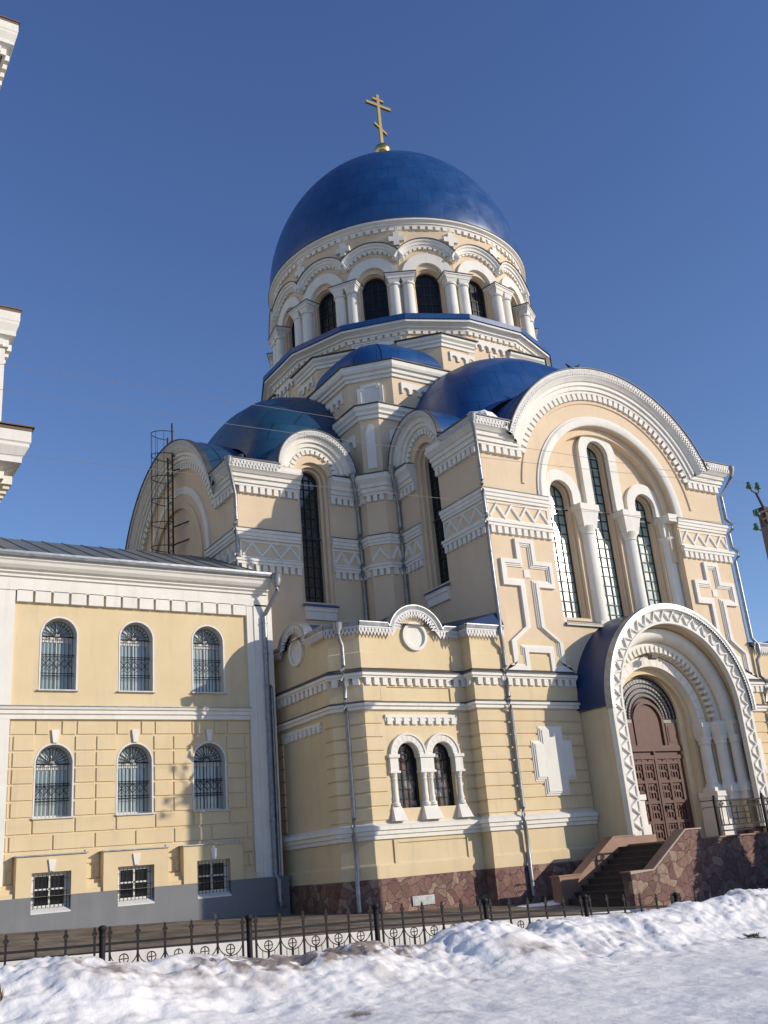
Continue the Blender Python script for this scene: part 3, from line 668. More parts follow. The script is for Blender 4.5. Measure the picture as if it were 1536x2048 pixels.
# ---- arm roofs: gable barrel, then the swollen vault behind it
def armroof(F, m):
    mb = MB(); a0 = math.asin(2.15/5.1)
    sec = arc(CX, 12, 5.085, pi-a0, a0, 40)
    mb.rings([[F.P(u, -s, z) for u, z in sec] for s in (-.52, .3, 1.0, 1.7, 2.4)], cap=False)
    for a, b in ((-.5, 1.35), (W-1.35, W+.5)): mb.add([F.P(u, v, z) for u, v, z in ((a, .5, 14.28), (b, .5, 14.28), (b, -1.35, 14.30), (a, -1.35, 14.30))], [(0, 1, 2, 3)])
    part('roof', mb, m, cath, 40)
    mb = MB(); rings = []
    for s, a, b in ((1.15, 4.5, 2.4), (1.5, 4.8, 3.45), (2.0, 4.98, 4.3), (2.7, 5.05, 4.85), (3.5, 5.08, 5.2), (4.5, 5.1, 5.4), (5.6, 5.1, 5.5), (7.0, 5.1, 5.5)):
        rings.append([F.P(CX-a*math.copysign(abs(cos(pi*i/28))**.82, cos(pi*i/28)), -s, 14.25+b*sin(pi*i/28)**.95) for i in range(29)])
    mb.rings(rings, cap=False); part('vault_roof', mb, m, cath, 24)
    mb = MB()
    for s in (.2, .8): mb.cut(); mb.sweep2d(F, arc(CX, 12, 5.06, pi-a0, a0, 40), [(0, -s-.02), (.045, -s-.01), (.045, -s+.01), (0, -s+.02)])
    part('roof_seam', mb, 'darkblue', cath)
    mb = MB(); mb.tube([F.P(1.2, -.75, 14.3), F.P(1.2, -.75, 15.2)], .07, 8); mb.tube([F.P(1.2, -.75, 15.15), F.P(1.2, -.75, 15.25)], .10, 8); part('vent_pipe', mb, m, cath)
armroof(RF, 'blue'); armroof(LF, 'teal')
sn = MB()
def snowblob(x, y, z, rx, ry, h, seed):
    rs = random.Random(seed); n = 14; rr = [1+rs.uniform(-.3, .3) for _ in range(n)]
    rgs = [[(x+rx*k*rr[i]*cos(2*pi*i/n), y+ry*k*rr[i]*sin(2*pi*i/n), z+h*q) for i in range(n)] for k, q in ((1, 0), (.92, .5), (.6, .9), (.15, 1.0))]
    sn.rings([r+[r[0]] for r in rgs], cap=False)
snowblob(.55, .3, 14.28, .65, .45, .62, 1); snowblob(.2, 1.0, 14.28, .28, .35, .42, 2); snowblob(.85, .95, 14.28, .3, .5, .95, 3); snowblob(.42, 4.2, 14.9, .3, .55, .55, 4); snowblob(.1, 3.9, 15.5, .35, .35, .3, 9); snowblob(-5.3, 6.2, 14.3, .3, .25, .15, 5); snowblob(-3.9, 6.1, 14.3, .5, .22, .12, 6); snowblob(11.0, .2, 14.3, .6, .25, .12, 8)

# ---- roof snow on the cathedral
def snowbump(n, b, tc):
    prev = None
    for sc, ds, st in ((5, .05, .3), (18, .018, .4), (70, .006, .4)):
        nz = n.nodes.new('ShaderNodeTexNoise'); nz.inputs['Scale'].default_value = sc; nz.inputs['Detail'].default_value = 3; n.links.new(tc.outputs['Object'], nz.inputs['Vector'])
        bp = n.nodes.new('ShaderNodeBump'); bp.inputs['Strength'].default_value = st; bp.inputs['Distance'].default_value = ds; n.links.new(nz.outputs['Fac'], bp.inputs['Height'])
        if prev: n.links.new(prev.outputs[0], bp.inputs['Normal'])
        prev = bp
    n.links.new(prev.outputs[0], b.inputs['Normal'])
snow_white = mat('snow', (.96, .92, .855), .6, var=(.90, .865, .81), vscale=2.5, spec=.35, setup=snowbump)
M['snow'] = snow_white
o = part('roof_snow', sn, 'snow', None, 60); o['kind'] = 'stuff'

# ---- crosses beside the tall windows and the plaques below
def big_cross(F, cu, nm=True):
    def outl(k):
        # k: inset
        return [(cu-1.32+k, 6.22+k), (cu-.42-k, 6.22+k), (cu-.42-k, 6.78+k) , (cu+.42+k, 6.78+k), (cu+.42+k, 6.22+k), (cu+1.32-k, 6.22+k), (cu+1.02-k, 6.35+k) , (cu+1.02-k, 7.12), (cu+.38-k, 7.58),
                (cu+.38-k, 8.86+k), (cu+1.04-k, 8.86+k), (cu+1.04-k, 9.72-k), (cu+.38-k, 9.72-k), (cu+.38-k, 10.42-k), (cu-.38+k, 10.42-k), (cu-.38+k, 9.72-k), (cu-1.04+k, 9.72-k), (cu-1.04+k, 8.86+k), (cu-.38+k, 8.86+k),
                (cu-.38+k, 7.58), (cu-1.02+k, 7.12), (cu-1.02+k, 6.35+k)]
    def ring(a, b, v, mbx):
        oa, ob = outl(a), outl(b); n = len(oa)
        mbx.add([F.P(u, v, z) for u, z in oa]+[F.P(u, v, z) for u, z in ob]+[F.P(u, 0, z) for u, z in oa]+[F.P(u, 0, z) for u, z in ob],
                [(i, (i+1) % n, n+(i+1) % n, n+i) for i in range(n)]+[(i, 2*n+i, 2*n+(i+1) % n, (i+1) % n) for i in range(n)]+[(n+i, n+(i+1) % n, 3*n+(i+1) % n, 3*n+i) for i in range(n)])
    mbx = MB(); ring(0, .14, .10, mbx); ring(.14, .19, .065, mbx); ring(.19, .235, .035, mbx)
    mbx.box(F, cu-.12, cu+.12, 0, .03, 9.16, 9.42)
    part('relief_cross', mbx, 'white', cath)
big_cross(RF, 1.30); big_cross(RF, 10.02)
mb = MB()
for cu in (1.31, 10.01):
    def pq(k): return [(cu-.46+k, 2.6+k), (cu+.46-k, 2.6+k), (cu+.46-k, 3.02+k), (cu+.78-k, 3.02+k), (cu+.78-k, 4.16-k), (cu+.46-k, 4.16-k), (cu+.46-k, 4.57-k), (cu-.46+k, 4.57-k), (cu-.46+k, 4.16-k), (cu-.78+k, 4.16-k), (cu-.78+k, 3.02+k), (cu-.46+k, 3.02+k)]
    mb.cut(); mb.plate(RF, pq(0), [], .06, 0); mb.plate(RF, pq(.05), [], .09, .05); mb.plate(RF, pq(.10), [], .115, .05)
part('relief_plaque', mb, 'white', cath)

# ---- corner chapels: walls, plinth, strings
PATH = [(2.62, 0), (-1.24, 0), (-1.24, .45), (-4.72, .45), (-5.35, 1.08), (-5.35, 4.56), (-5.8, 4.56), (-5.8, 5.8)]
PATH2 = [(17.0, .45), (W+1.24, .45), (W+1.24, 0), (8.85, 0)]
AF = Fr((0, .45), (1, 0), (0, -1)); SF = Fr((-5.35, 5.8), (0, 1), (-1, 0)); AF2 = Fr((W, .45), (-1, 0), (0, -1))
RC = -2.88   # roundel centre
mb = MB()
WC = (-3.46, -2.31)
def gab(u0, u1): return [(u0, -.9), (u1, -.9), (u1, 7.4)]+arc(RC, 7.12, .74, .38, pi-.38, 14)+[(u0, 7.4)]
mb.plate(AF, gab(-4.72, -1.24), [archpoly(c, .38, 2.5, 3.86, 14) for c in WC], 0, -.3, rim=False)
mb.plate(SF, gab(-4.72, -1.24), [], 0, -.3, rim=False)
for p in (PATH[1:3], [(-4.72, .45), (-5.35, 1.08)], PATH[5:]):
    mb.hsweep(p, [(0, -.9), (0, 7.4)], cap=False)
mb.plate(RF, [(-1.24, -.9), (0, -.9), (0, 7.4), (-1.24, 7.4)], [], 0, -.2, rim=False); mb.cut(); mb.plate(AF2, gab(-5.7, -1.24), [], 0, -.3, rim=False); mb.hsweep([(W+1.24, .45), (W+1.24, 0)], [(0, -.9), (0, 7.4)], cap=False); mb.plate(RF, [(W, -.9), (W+1.24, -.9), (W+1.24, 7.4), (W, 7.4)], [], 0, -.2, rim=False)
part('chapel_wall', mb, 'yellow', cath)
# rusticated courses on corner piers and the lower arm wall; lower yellow skin on the arm below the string
mb = MB()
for i in range(8):
    z = 2.2+i*.358; pf = [(0, z+.012), (.04, z+.035), (.04, z+.323), (0, z+.346)]
    mb.hsweep([(2.62, 0), (-1.24, 0), (-1.24, .45), (-1.62, .45)], pf); mb.hsweep([(-4.2, .45), (-4.72, .45), (-5.35, 1.08), (-5.35, 1.55)], pf)
    mb.hsweep([(-5.35, 4.12), (-5.35, 4.56), (-5.8, 4.56), (-5.8, 5.2)], pf)
def rust_low(mb, p):
    mb.hsweep(p, [(0, 5.84), (.035, 5.80), (.035, 5.34), (0, 5.30)])
    mb.hsweep(p, [(0, 1.74), (.03, 1.74), (.03, 1.16), (.08, 1.10), (.08, .70), (0, .70)])
rust_low(mb, PATH)
for p in ([(2.62, 0), (-1.24, 0), (-1.24, .45), (-1.66, .45)], [(-4.2, .45), (-4.72, .45), (-5.35, 1.08), (-5.35, 1.55)]):
    mb.hsweep(p, [(0, 5.9), (.07, 5.78), (.07, 5.34), (0, 5.30)]); mb.hsweep(p, [(0, 6.24), (.05, 6.24), (.05, 6.66), (.015, 6.7), (.015, 7.2), (0, 7.2)])
mb.plate(AF, [(-4.16, .92), (-1.66, .92), (-1.66, 1.72), (-4.16, 1.72)], [[(-4.02, 1.0), (-1.8, 1.0), (-1.8, 1.64), (-4.02, 1.64)]], .07, 0)
mb.plate(AF, [(-4.2, 5.3), (-1.62, 5.3), (-1.62, 5.82), (-4.2, 5.82)], [[(-4.0, 5.34), (-1.85, 5.34), (-1.85, 5.72), (-4.0, 5.72)]], .075, 0)
mb.cut()
for i in range(8):
    z = 2.2+i*.358; mb.hsweep([(17, .45), (W+1.24, .45), (W+1.24, 0), (8.85, 0)], [(0, z+.012), (.04, z+.035), (.04, z+.323), (0, z+.346)])
rust_low(mb, PATH2)
part('rusticated_course', mb, 'yellow', cath)
mb = MB()
for p in (PATH, PATH2): mb.cut(); mb.hsweep(p, [(.0, .80), (.10, .79), (.13, .76), (.13, -1.0)])
part('plinth', mb, 'rubble', cath)
mb = MB()
for p in (PATH, PATH2):
    mb.cut(); mb.hsweep(p, [(0, 6.20), (.19, 6.10), (.19, 6.02), (.14, 6.0), (.14, 5.96), (0, 5.96)])
    mb.pathdents(p, 5.76, 5.99, 0, .13, .27, .6)
    mb.cut(); mb.hsweep(p, [(0, 5.33), (.16, 5.27), (.16, 5.2), (.10, 5.18), (.10, 5.1), (0, 5.08)])
    mb.cut(); mb.hsweep(p, [(0, 2.16), (.20, 2.06), (.20, 1.97), (.15, 1.95), (.15, 1.86), (.10, 1.84), (.10, 1.75), (0, 1.73)])
part('string_course', mb, 'white', cath)
mb = MB()
for p in (PATH, PATH2):
    mb.cut(); mb.hsweep(p, [(0, 6.26), (.21, 6.125), (.21, 6.10), (0, 6.2)]); mb.cut(); mb.hsweep(p, [(0, 5.36), (.175, 5.295), (.175, 5.272), (0, 5.33)])
part('flashing', mb, 'flash', cath)
# eaves: galvanised strip, lace, little round gables
la = MB(); gs = MB()
def eave(F, u0, u1, rc=None):
    v = .16
    top = 7.40
    if rc is None: p = [(u0, top), (u1, top)]
    else: p = [(u0, top), (rc-.80, top)]+arc(rc, 7.12, .85, pi-.34, .34, 22)+[(rc+.80, top), (u1, top)]
    la.cut(); gs.cut(); lace_line(la, F, p, .27, v, .115)
    gs.sweep2d(F, p, [(-.02, v), (.0, v+.02), (.10, v+.05), (.12, v+.05), (.13, -.1)])
eave(AF, -4.78, -1.42, RC); eave(SF, -4.78, -1.2, RC); eave(Fr((-5.35, 1.08), (.7071, -.7071), (-.7071, -.7071)), -.06, .95)
eave(RF, -1.42, -.05); eave(Fr((-1.24, 0), (0, 1), (-1, 0)), -.15, .3); eave(Fr((W, 0), (1, 0), (0, -1)), .05, 1.4); eave(AF2, -5.7, -1.4, RC)
part('lace_trim', la, 'lace', cath); part('eaves_strip', gs, 'galv', cath)
mb = MB(); ri = MB()
for F in (AF, SF, AF2):
    mb.cut(); mb.plate(F, arc(RC, 7.2, .42, 0, 2*pi, 28)[:-1], [arc(RC, 7.2, .34, 0, 2*pi, 28)[:-1]], .09, 0); mb.plate(F, arc(RC, 7.2, .345, 0, 2*pi, 28)[:-1], [], .012, -.1)
part('roundel', mb, 'white', cath)
mb = MB()
e = [(-.03, -.2, 7.52), (-1.42, -.2, 7.52), (-1.42, .27, 7.52), (-4.80, .27, 7.52), (-5.53, 1.0, 7.52), (-5.53, 4.56, 7.52), (-6.0, 4.56, 7.52), (-6, 6, 7.52)]
t = (0, 5.8, 8.7)
mb.add(e+[t, (0, .02, 8.0)], [(i, i+1, 8) for i in range(1, 7)]+[(0, 1, 9), (1, 8, 9)])
mb.add([(W-.1, -.2, 7.52), (W+1.42, -.2, 7.52), (W+1.42, .27, 7.52), (17, .27, 7.52), (17, 5.8, 8.7), (W, 5.8, 8.7)], [(0, 1, 5), (1, 2, 5), (2, 3, 4, 5)])
for F in (AF, SF, AF2): mb.sweep2d(F, arc(RC, 7.12, .9, pi-.3, .3, 20), [(0, .2), (0, -1.6)], cap=False)
part('chapel_roof', mb, 'darkblue', cath, 30)

# ---- twin window of the chapel
def twin(F, both=True):
    mb = MB(); cs = WC if both else WC[1:]
    for c in cs:
        mb.cut(); mb.plate(F, uband(c, .36, .565, 3.84, 3.88, 20), [], .07, 0); mb.plate(F, uband(c, .335, .40, 3.84, 3.88, 20), [], .04, -.2)
        mb.sweep2d(F, ushape(c, .53, 3.84, 3.88, 20), [(0, .06), (0, .10), (.05, .10), (.06, 0)])
    part('archivolt', mb, 'white', cath)
    gv = MB()
    for c in cs:
        for i in range(9):
            a = pi*(i+.5)/9; gv.add([F.P(c+r*cos(a+d), .074, 3.88+r*sin(a+d)) for r, d in ((.38, -.02), (.38, .02), (.525, .014), (.525, -.014))], [(0, 1, 2, 3)])
    part('voussoir_joint', gv, 'beige', cath)
    mid = (WC[0]+WC[1])/2
    for u, w, sgn in ((WC[0]-.50, .26, 0), (mid, .44, 1), (WC[1]+.50, .26, 0)):
        if not both and u < mid-.1: continue
        mb = MB(); mb.box(F, u-w/2, u+w/2, -.1, .10, 3.44, 3.86); mb.box(F, u-w/2-.04, u+w/2+.04, -.1, .14, 3.80, 3.89); mb.box(F, u-w/2-.03, u+w/2+.03, -.1, .13, 3.40, 3.46)
        for k in ((-.11, .11) if sgn else (0,)):
            x, y, _ = F.P(u+k, .02, 0); r = .07
            mb.lathe(x, y, [(0, 2.55), (.115, 2.55), (.115, 2.62), (.075, 2.66), (.085, 2.78), (.065, 2.84), (.07, 3.0), (.072, 3.1), (.06, 3.2), (.085, 3.24), (.06, 3.27), (.10, 3.40), (0, 3.40)], 14)
        b = w/2; mb.add([F.P(x, v, z) for x, v, z in ((u-b, .05, 2.55), (u+b, .05, 2.55), (u+b+.07, .24, 2.17), (u-b-.07, .24, 2.17), (u-b, -.1, 2.55), (u+b, -.1, 2.55), (u-b-.07, 0, 2.17), (u+b+.07, 0, 2.17))], [(0, 1, 2, 3), (0, 4, 5, 1), (1, 5, 7, 2), (0, 3, 6, 4), (3, 2, 7, 6)])
        part('column', mb, 'white', cath, 40)
    for c in cs:
        fr = MB(); fr.plate(F, uband(c, .31, .39, 2.5, 3.86, 16), [], -.16, -.25)
        for k in (-.09, .09): fr.box(F, c+k-.009, c+k+.009, -.2, -.18, 2.5, 4.1)
        for z in (2.75, 3.0, 3.25, 3.5, 3.75): fr.box(F, c-.33, c+.33, -.205, -.185, z-.009, z+.009)
        for r in (.08, .16): fr.sweep2d(F, arc(c, 3.86, r, 0, 2*pi, 14), [(-.008, -.2), (-.008, -.18), (.008, -.18), (.008, -.2)])
        wn = part('window', fr, 'iron', cath); g = MB(); g.plate(F, archpoly(c, .38, 2.5, 3.86, 14), [], -.22, -.24); part('pane', g, 'stained', wn)
    mb = MB(); mb.box(F, -4.1, -1.68, 0, .07, 4.88, 4.97); mb.dents(F, -4.1, -1.68, 4.70, 4.885, 0, .065, .27, .6); mb.box(F, -4.1, -1.68, 0, .03, 4.80, 4.88); part('dentil_label', mb, 'white', cath)
twin(AF)
mb = MB(); mb.box(SF, -4.1, -1.68, 0, .07, 4.88, 4.97); mb.dents(SF, -4.1, -1.68, 4.70, 4.885, 0, .065, .27, .6); mb.box(SF, -4.1, -1.68, 0, .03, 4.80, 4.88); part('dentil_label', mb, 'white', cath)
mb = MB(); mb.box(AF, -3.80, -3.12, .12, .17, .07, .30); 
for i in range(6): mb.box(AF, -3.76, -3.16, .165, .18, .095+i*.033, .112+i*.033)
part('vent_grille', mb, 'galv', cath)

# ---- PORTAL
PC = 5.74
PF = Fr((PC, 0), (1, 0), (0, -1)); ZS = 5.0; PV = 1.38
mb = MB(); mb.sweep2d(PF, ushape(0, 3.08, -.5, ZS, 40), [(0, 0), (0, PV-.02)], cap=False)
ZO = 4.65   # springing of the recessed orders
steps = [(1.60, -.12), (1.60, .05), (2.16, .05), (2.16, .38), (2.54, .38), (2.54, .65), (2.93, .65), (2.93, PV-.12)]
mb.sweep2d(PF, ushape(0, 1.60, 1.1, ZO, 36), [(r-1.60, v) for r, v in steps], cap=False)
mb.plate(PF, [(-1.66, 1.05), (1.66, 1.05)]+arc(0, ZO+.06, 1.66, 0, pi, 28), [archpoly(0, 1.31, 1.055, 4.95, 26)], -.10, -.30)
part('portal_wall', mb, 'yellow', cath)
mb = MB(); mb.plate(PF, uband(0, 2.6, 3.12, 1.3, ZS, 40), [], PV, PV-.14)
mb.sweep2d(PF, ushape(0, 2.6, 1.3, ZS, 40), [(0, PV), (.0, PV+.04), (.07, PV+.04), (.08, PV)])
mb.sweep2d(PF, ushape(0, 3.02, 1.3, ZS, 40), [(0, PV), (.0, PV+.06), (.10, PV+.06), (.10, PV)])
part('portal_face', mb, 'white', cath)
mb = MB()  # zigzag of V ribs round the face
def upos(t, d):
    """distance t along the U path of radius 2.86, offset d outwards"""
    R = 2.86; leg = ZS-1.45
    if t < leg: return (-R-d, 1.45+t)
    t -= leg
    if t < pi*R: a = pi-t/R; return ((R+d)*cos(a), ZS+(R+d)*sin(a))
    t -= pi*R; return (R+d, ZS-t)
TL = 2*(ZS-1.45)+pi*2.86; N = 38; pp = TL/N
for i in range(N):
    path = [upos(i*pp+.02, -.15), upos((i+.5)*pp, .13), upos((i+1)*pp-.02, -.15)]
    if i*pp < ZS-1.5 or i*pp > TL-(ZS-1.45)-pp*.5: pass
    mb.sweep2d(PF, path, [(-.045, PV), (-.02, PV+.07), (.02, PV+.07), (.045, PV)])
part('zigzag_frieze', mb, 'white', cath)
mb = MB()
mb.plate(PF, uband(0, 1.80, 2.13, ZO-.02, ZO, 36), [], .32, .03)
mb.sweep2d(PF, ushape(0, 2.56, ZO-.02, ZO, 40), [(0, .50), (-.02, .62), (0, .76), (.05, .86), (.13, .93), (.24, .95), (.34, .92), (.36, .8)])
mb.arcdents(PF, 0, ZO, 2.20, 2.42, pi*.985, pi*.015, 34, .37, .60, .55)
mb.plate(PF, uband(0, 2.36, 2.56, ZO-.02, ZO, 36), [], .57, .4)
part('portal_order', mb, 'white', cath, 35)
gv = MB()
for i in range(21):
    a = pi*(i+.5)/21; gv.add([PF.P(r*cos(a+d), .323, ZO+r*sin(a+d)) for r, d in ((1.82, -.006), (1.82, .006), (2.12, .005), (2.12, -.005))], [(0, 1, 2, 3)])
part('voussoir_joint', gv, 'beige', cath)
for s in (-1, 1):
    for r, v, wide in ((1.95, .25, 1), (2.35, .56, 0), (2.73, .84, 0)):
        mb = MB(); column(mb, PF, s*r, v, 2.58, 4.16, .19, 20); mb.lathe(*PF.P(s*r, v, 0)[:2], [(.18, 3.94), (.215, 3.96), (.215, 4.01), (.19, 4.03), (.215, 4.08), (.19, 4.12)], 20)
        impost(mb, PF, s*r, v-.02, 4.1, 4.64, .42, .46)
        part('column', mb, 'white', cath, 40)
        mb = MB(); mb.box(PF, s*r-.27, s*r+.27, v-.3, v+.30, 2.40, 2.585); mb.box(PF, s*r-.24, s*r+.24, v-.3, v+.26, 2.18, 2.40)
        if wide: mb.box(PF, s*r-.36, s*r+.30, v-.3, v+.42, 1.3, 2.30); mb.box(PF, s*r-.40, s*r+.34, v-.3, v+.47, 2.30, 2.46); mb.box(PF, s*r-.40, s*r+.34, v-.3, v+.47, 1.1, 1.6)
        part('pedestal', mb, 'white', cath)
        if not wide:
            mb = MB(); mb.box(PF, s*r-.21, s*r+.21, v-.3, v+.19, 1.3, 2.18); part('pedestal', mb, 'yellow', cath)
            mb = MB(); mb.box(PF, s*r-.25, s*r+.25, v-.3, v+.23, 1.0, 1.3); part('pedestal', mb, 'rubble', cath)
mb = MB(); rp = arc(0, ZS, 3.12, pi, 0, 40)
mb.rings([[PF.P(u*k, v, ZS+(z-ZS)*k+dz) for u, z in rp] for v, k, dz in ((1.52, 1.0, 0), (1.2, 1.0, 0), (.9, 1.012, .01), (.5, 1.0, 0), (0, 1.02, .02), (-.05, 1.02, .02))], cap=False)
mb.sweep2d(PF, [(-3.12, ZS), (-3.12, ZS-.02)], [(0, 1.52), (0, 0)], cap=False)
part('portal_roof', mb, 'darkblue', cath, 40)
la = MB(); up_ = [(-3.16, ZS-.12)]+arc(0, ZS, 3.16, pi, 0, 44)+[(3.16, ZS-.12)]
lace_line(la, PF, up_, .13, 1.53, .09); la.sweep2d(PF, up_, [(-.02, 1.50), (-.02, 1.56), (.06, 1.56), (.07, 1.3)]); part('lace_trim', la, 'galv', cath)
mb = MB(); mb.tube([PF.P(-.25, .4, 6.84), PF.P(-.25, .66, 6.72)], .03, 8); mb.box(PF, -.38, -.12, .60, .8, 6.60, 6.74); part('floodlight', mb, 'concrete', cath)
# doors
DF = Fr((PC, .26), (1, 0), (0, -1))
mb = MB()
mb.plate(DF, archpoly(0, 1.34, 1.05, ZS, 28), [], .03, -.02)
dr = part('door', mb, 'door', cath)
mb = MB()
mb.plate(DF, uband(0, .58, .68, 4.0, 4.74, 24), [], .10, .03)
mb.box(DF, -1.3, 1.3, .03, .12, 3.82, 4.0); mb.box(DF, -1.3, 1.3, .03, .10, 3.58, 3.70)
mb.box(DF, -.035, .035, .03, .11, 1.05, 3.82); 
for s in (-1, 1):
    for u in (.06, .56, 1.08): mb.box(DF, s*u-.05 if s > 0 else s*u-.05, s*u+.05, .03, .085, 1.05, 3.6)
    for z in (1.05, 1.62, 2.22, 2.84, 3.42): mb.box(DF, min(s*.05, s*1.15), max(s*.05, s*1.15), .03, .08, z, z+.09)
    for z in (1.2, 1.78, 2.38, 3.0):
        for uc in (.31, .82):
            for du in (-.13, .0, .13): mb.box(DF, s*uc+du-.022, s*uc+du+.022, .03, .07, z+.02, z+.17); mb.box(DF, s*uc+du-.022, s*uc+du+.022, .03, .07, z+.26, z+.38)
            mb.box(DF, s*uc-.15, s*uc+.15, .03, .072, z+.17, z+.2)
    mb.box(DF, s*1.0-.26, s*1.0+.26, .03, .09, 4.0, 4.72); mb.box(DF, s*.95-.14, s*.95+.14, .09, .105, 4.1, 4.6)
    for uc in (.2, .45, .72, .95): mb.box(DF, s*uc-.09, s*uc+.09, .03, .075, 3.44, 3.56)
part('door_panelling', mb, 'door', dr)
mb = MB()
for r in (.70, .85, 1.0, 1.15, 1.31): mb.sweep2d(DF, arc(0, 4.85, r, pi, 0, 30), [(-.014, .03), (-.014, .09), (.014, .09), (.014, .03)])
for i in range(26):
    a = pi*i/25; mb.add([DF.P(r*cos(a)+d*sin(a), .08, 4.85+r*sin(a)-d*cos(a)) for r, d in ((.68, -.012), (.68, .012), (1.33, .012), (1.33, -.012))], [(0, 1, 2, 3)])
part('fanlight_grille', mb, 'iron', dr)
g = MB(); g.plate(DF, uband(0, .68, 1.335, 4.72, 4.9, 26), [], .05, .03); part('fanlight_pane', g, mat('grey_leaded_glass', (.20, .19, .18), .35, spec=.5, var=(.12, .115, .11), vscale=3), dr)
mb = MB(); mb.sphere(DF.P(.10, .14, 2.1), .035, 8); mb.box(DF, .07, .13, .10, .13, 1.98, 2.16); part('door_handle', mb, 'iron', dr)

# ---- downpipes
def downpipe(top, pts, r=.062, hop=True, br=True, m='galv'):
    mb = MB(); P = ([top] if hop else [])+pts
    mb.tube(P, r, 10)
    if hop: mb.lathe(top[0], top[1], [(r*1.05, top[2]-.02), (r*1.1, top[2]+.03), (r*2.2, top[2]+.16), (r*2.2, top[2]+.28), (r*2.4, top[2]+.30)], 12)
    for a, b in zip(P[:-1], P[1:]):
        L = abs(a[2]-b[2])
        if abs(a[0]-b[0])+abs(a[1]-b[1]) < .05 and L > .8:
            n = max(1, int(L/1.1))
            for i in range(n):
                z = b[2]+(a[2]-b[2])*(i+.5)/n; mb.lathe(a[0], a[1], [(r, z-.02), (r*1.22, z-.02), (r*1.22, z+.02), (r, z+.02)], 10)
    part('downpipe', mb, m, cath, 50)
def jog(x, y, ox, oy, levels):
    """pipe following the wall and stepping out over string courses; levels = (z, out)"""
    return [(x+ox*o, y+oy*o, z) for z, o in levels]
q = 1/sqrt(2)
lev_hi = [(13.15, .13), (12.25, .13), (12.05, .30), (11.85, .30), (11.68, .13), (11.12, .13), (10.98, .30), (10.78, .30), (10.6, .14)]
lev_lo = [(7.7, .14), (7.45, .30), (7.1, .30), (6.9, .16), (6.32, .16), (6.15, .34), (5.9, .34), (5.72, .18), (5.42, .18), (5.3, .30), (5.12, .30), (5.0, .18), (2.32, .18), (2.12, .34), (1.9, .34), (1.66, .22), (.95, .22), (.75, .30), (.0, .30), (-.16, .55)]
downpipe((-.48, -.48, 14.0), [(-.44, -.44, 13.9)]+jog(.0, .0, -q, -q, lev_hi+lev_lo))
downpipe((-6.28, 5.32, 14.0), [(-6.24, 5.36, 13.9)]+jog(-5.8, 5.8, -q, -q, lev_hi+[(9.5, .14)]))
downpipe((W+.5, -.48, 14.0), [(W+.46, -.44, 13.9)]+jog(W, 0, q, -q, lev_hi+lev_lo[:-4]+[(.6, .2)]))
downpipe((-.5, 4.3, 14.05), [(-.42, 4.36, 13.85)]+jog(.0, 4.75, -q, -q, lev_hi+[(8.6, .14)]))
downpipe((-1.5, 5.3, 14.05), [(-1.44, 5.38, 13.85)]+jog(-1.05, 5.8, -q, -q, lev_hi+[(8.4, .14)]))
downpipe((-5.30, .58, 7.2), [(-5.26, .62, 7.1)]+jog(-5.05, .76, -q, -q, [(6.9, .13), (6.32, .13), (6.15, .30), (5.9, .30), (5.72, .14), (5.42, .14), (5.3, .26), (5.12, .26), (5.0, .14), (2.32, .14), (2.12, .30), (1.9, .30), (1.66, .18), (.95, .18), (.75, .25), (.05, .25), (-.12, .45)]))
downpipe((-5.75, 4.2, 7.05), [(-5.75, 4.2, 6.95), (-5.8, 3.86, 6.3), (-5.8, 3.86, .4), (-5.8, 3.7, .25)])

# ---- ladder with safety hoops on the left gable
ld = thing('roof_ladder', (-6.2, 11.1, 11.6), 'dark iron ladder with safety hoops fixed to the left gable of the cathedral', 'ladder')
mb = MB()
for y in (10.85, 11.35): mb.cut(); mb.tube([(-6.15, y, 11.4), (-6.15, y, 17.6 if y > 11 else 18.0)], .035, 6)
part('rail', mb, 'rust', ld)
mb = MB()
for i in range(21): mb.tube([(-6.15, 10.85, 11.7+i*.28), (-6.15, 11.35, 11.7+i*.28)], .014, 6)
for i in range(10): mb.tube([(-6.15, 10.85, 11.7+i*.56), (-6.15, 11.35, 12.26+i*.56)], .010, 5)
part('rung', mb, 'rust', ld)
for i in range(7):
    z = 12.0+i*.93; mb = MB(); mb.tube([(-6.15-.75*sin(pi*k/12), 11.1+.42*cos(pi*k/12), z) for k in range(13)], .016, 6); part('hoop', mb, 'rust', ld)
mb = MB()
for k in (2, 4, 6, 8, 10): mb.tube([(-6.15-.75*sin(pi*k/12), 11.1+.42*cos(pi*k/12), z) for z in (12.0, 17.6)], .010, 5)
part('cage_bar', mb, 'rust', ld)
for z in (13.0, 13.7, 16.0, 16.6):
    mb = MB(); mb.tube([(-6.15, 10.85, z), (-5.75, 10.05 if z < 15 else 10.5, z+.05)], .028, 6); part('bracket', mb, 'rust', ld)

# ================================================================= MONASTERY BUILDING (left)
K = .951
def X(x): return -18.641+(x+18.641)*K
def Z(z): return .992+(z-.992)*K
LY = 4.0
lb = thing('monastery_building', (-12, 8, 0), 'two storey cream building with white cornice, grilled arched windows and grey base beside the cathedral', 'building')
BF = Fr((0, LY), (1, 0), (0, -1))
XL = -30.0; XR = X(-5.03)
wc1 = [X(-11.6+2.231*i) for i in (-4, -3, -2, -1, 0, 1, 2)]; wc2 = [X(-11.64+2.231*i) for i in (-4, -3, -2, -1, 0, 1, 2)]
bc = [X(-11.70+2.231*i) for i in (-4, -3, -2, -1, 0, 1, 2)]
hw = .50*K
mb = MB()
mb.plate(BF, [(XL, .2), (XR, .2), (XR, Z(10.0)), (XL, Z(10.0))], [archpoly(c, hw, Z(6.45), Z(8.0), 18) for c in wc1]+[archpoly(c, hw, Z(3.05), Z(4.46), 18) for c in wc2], 0, -.5, rim=False)
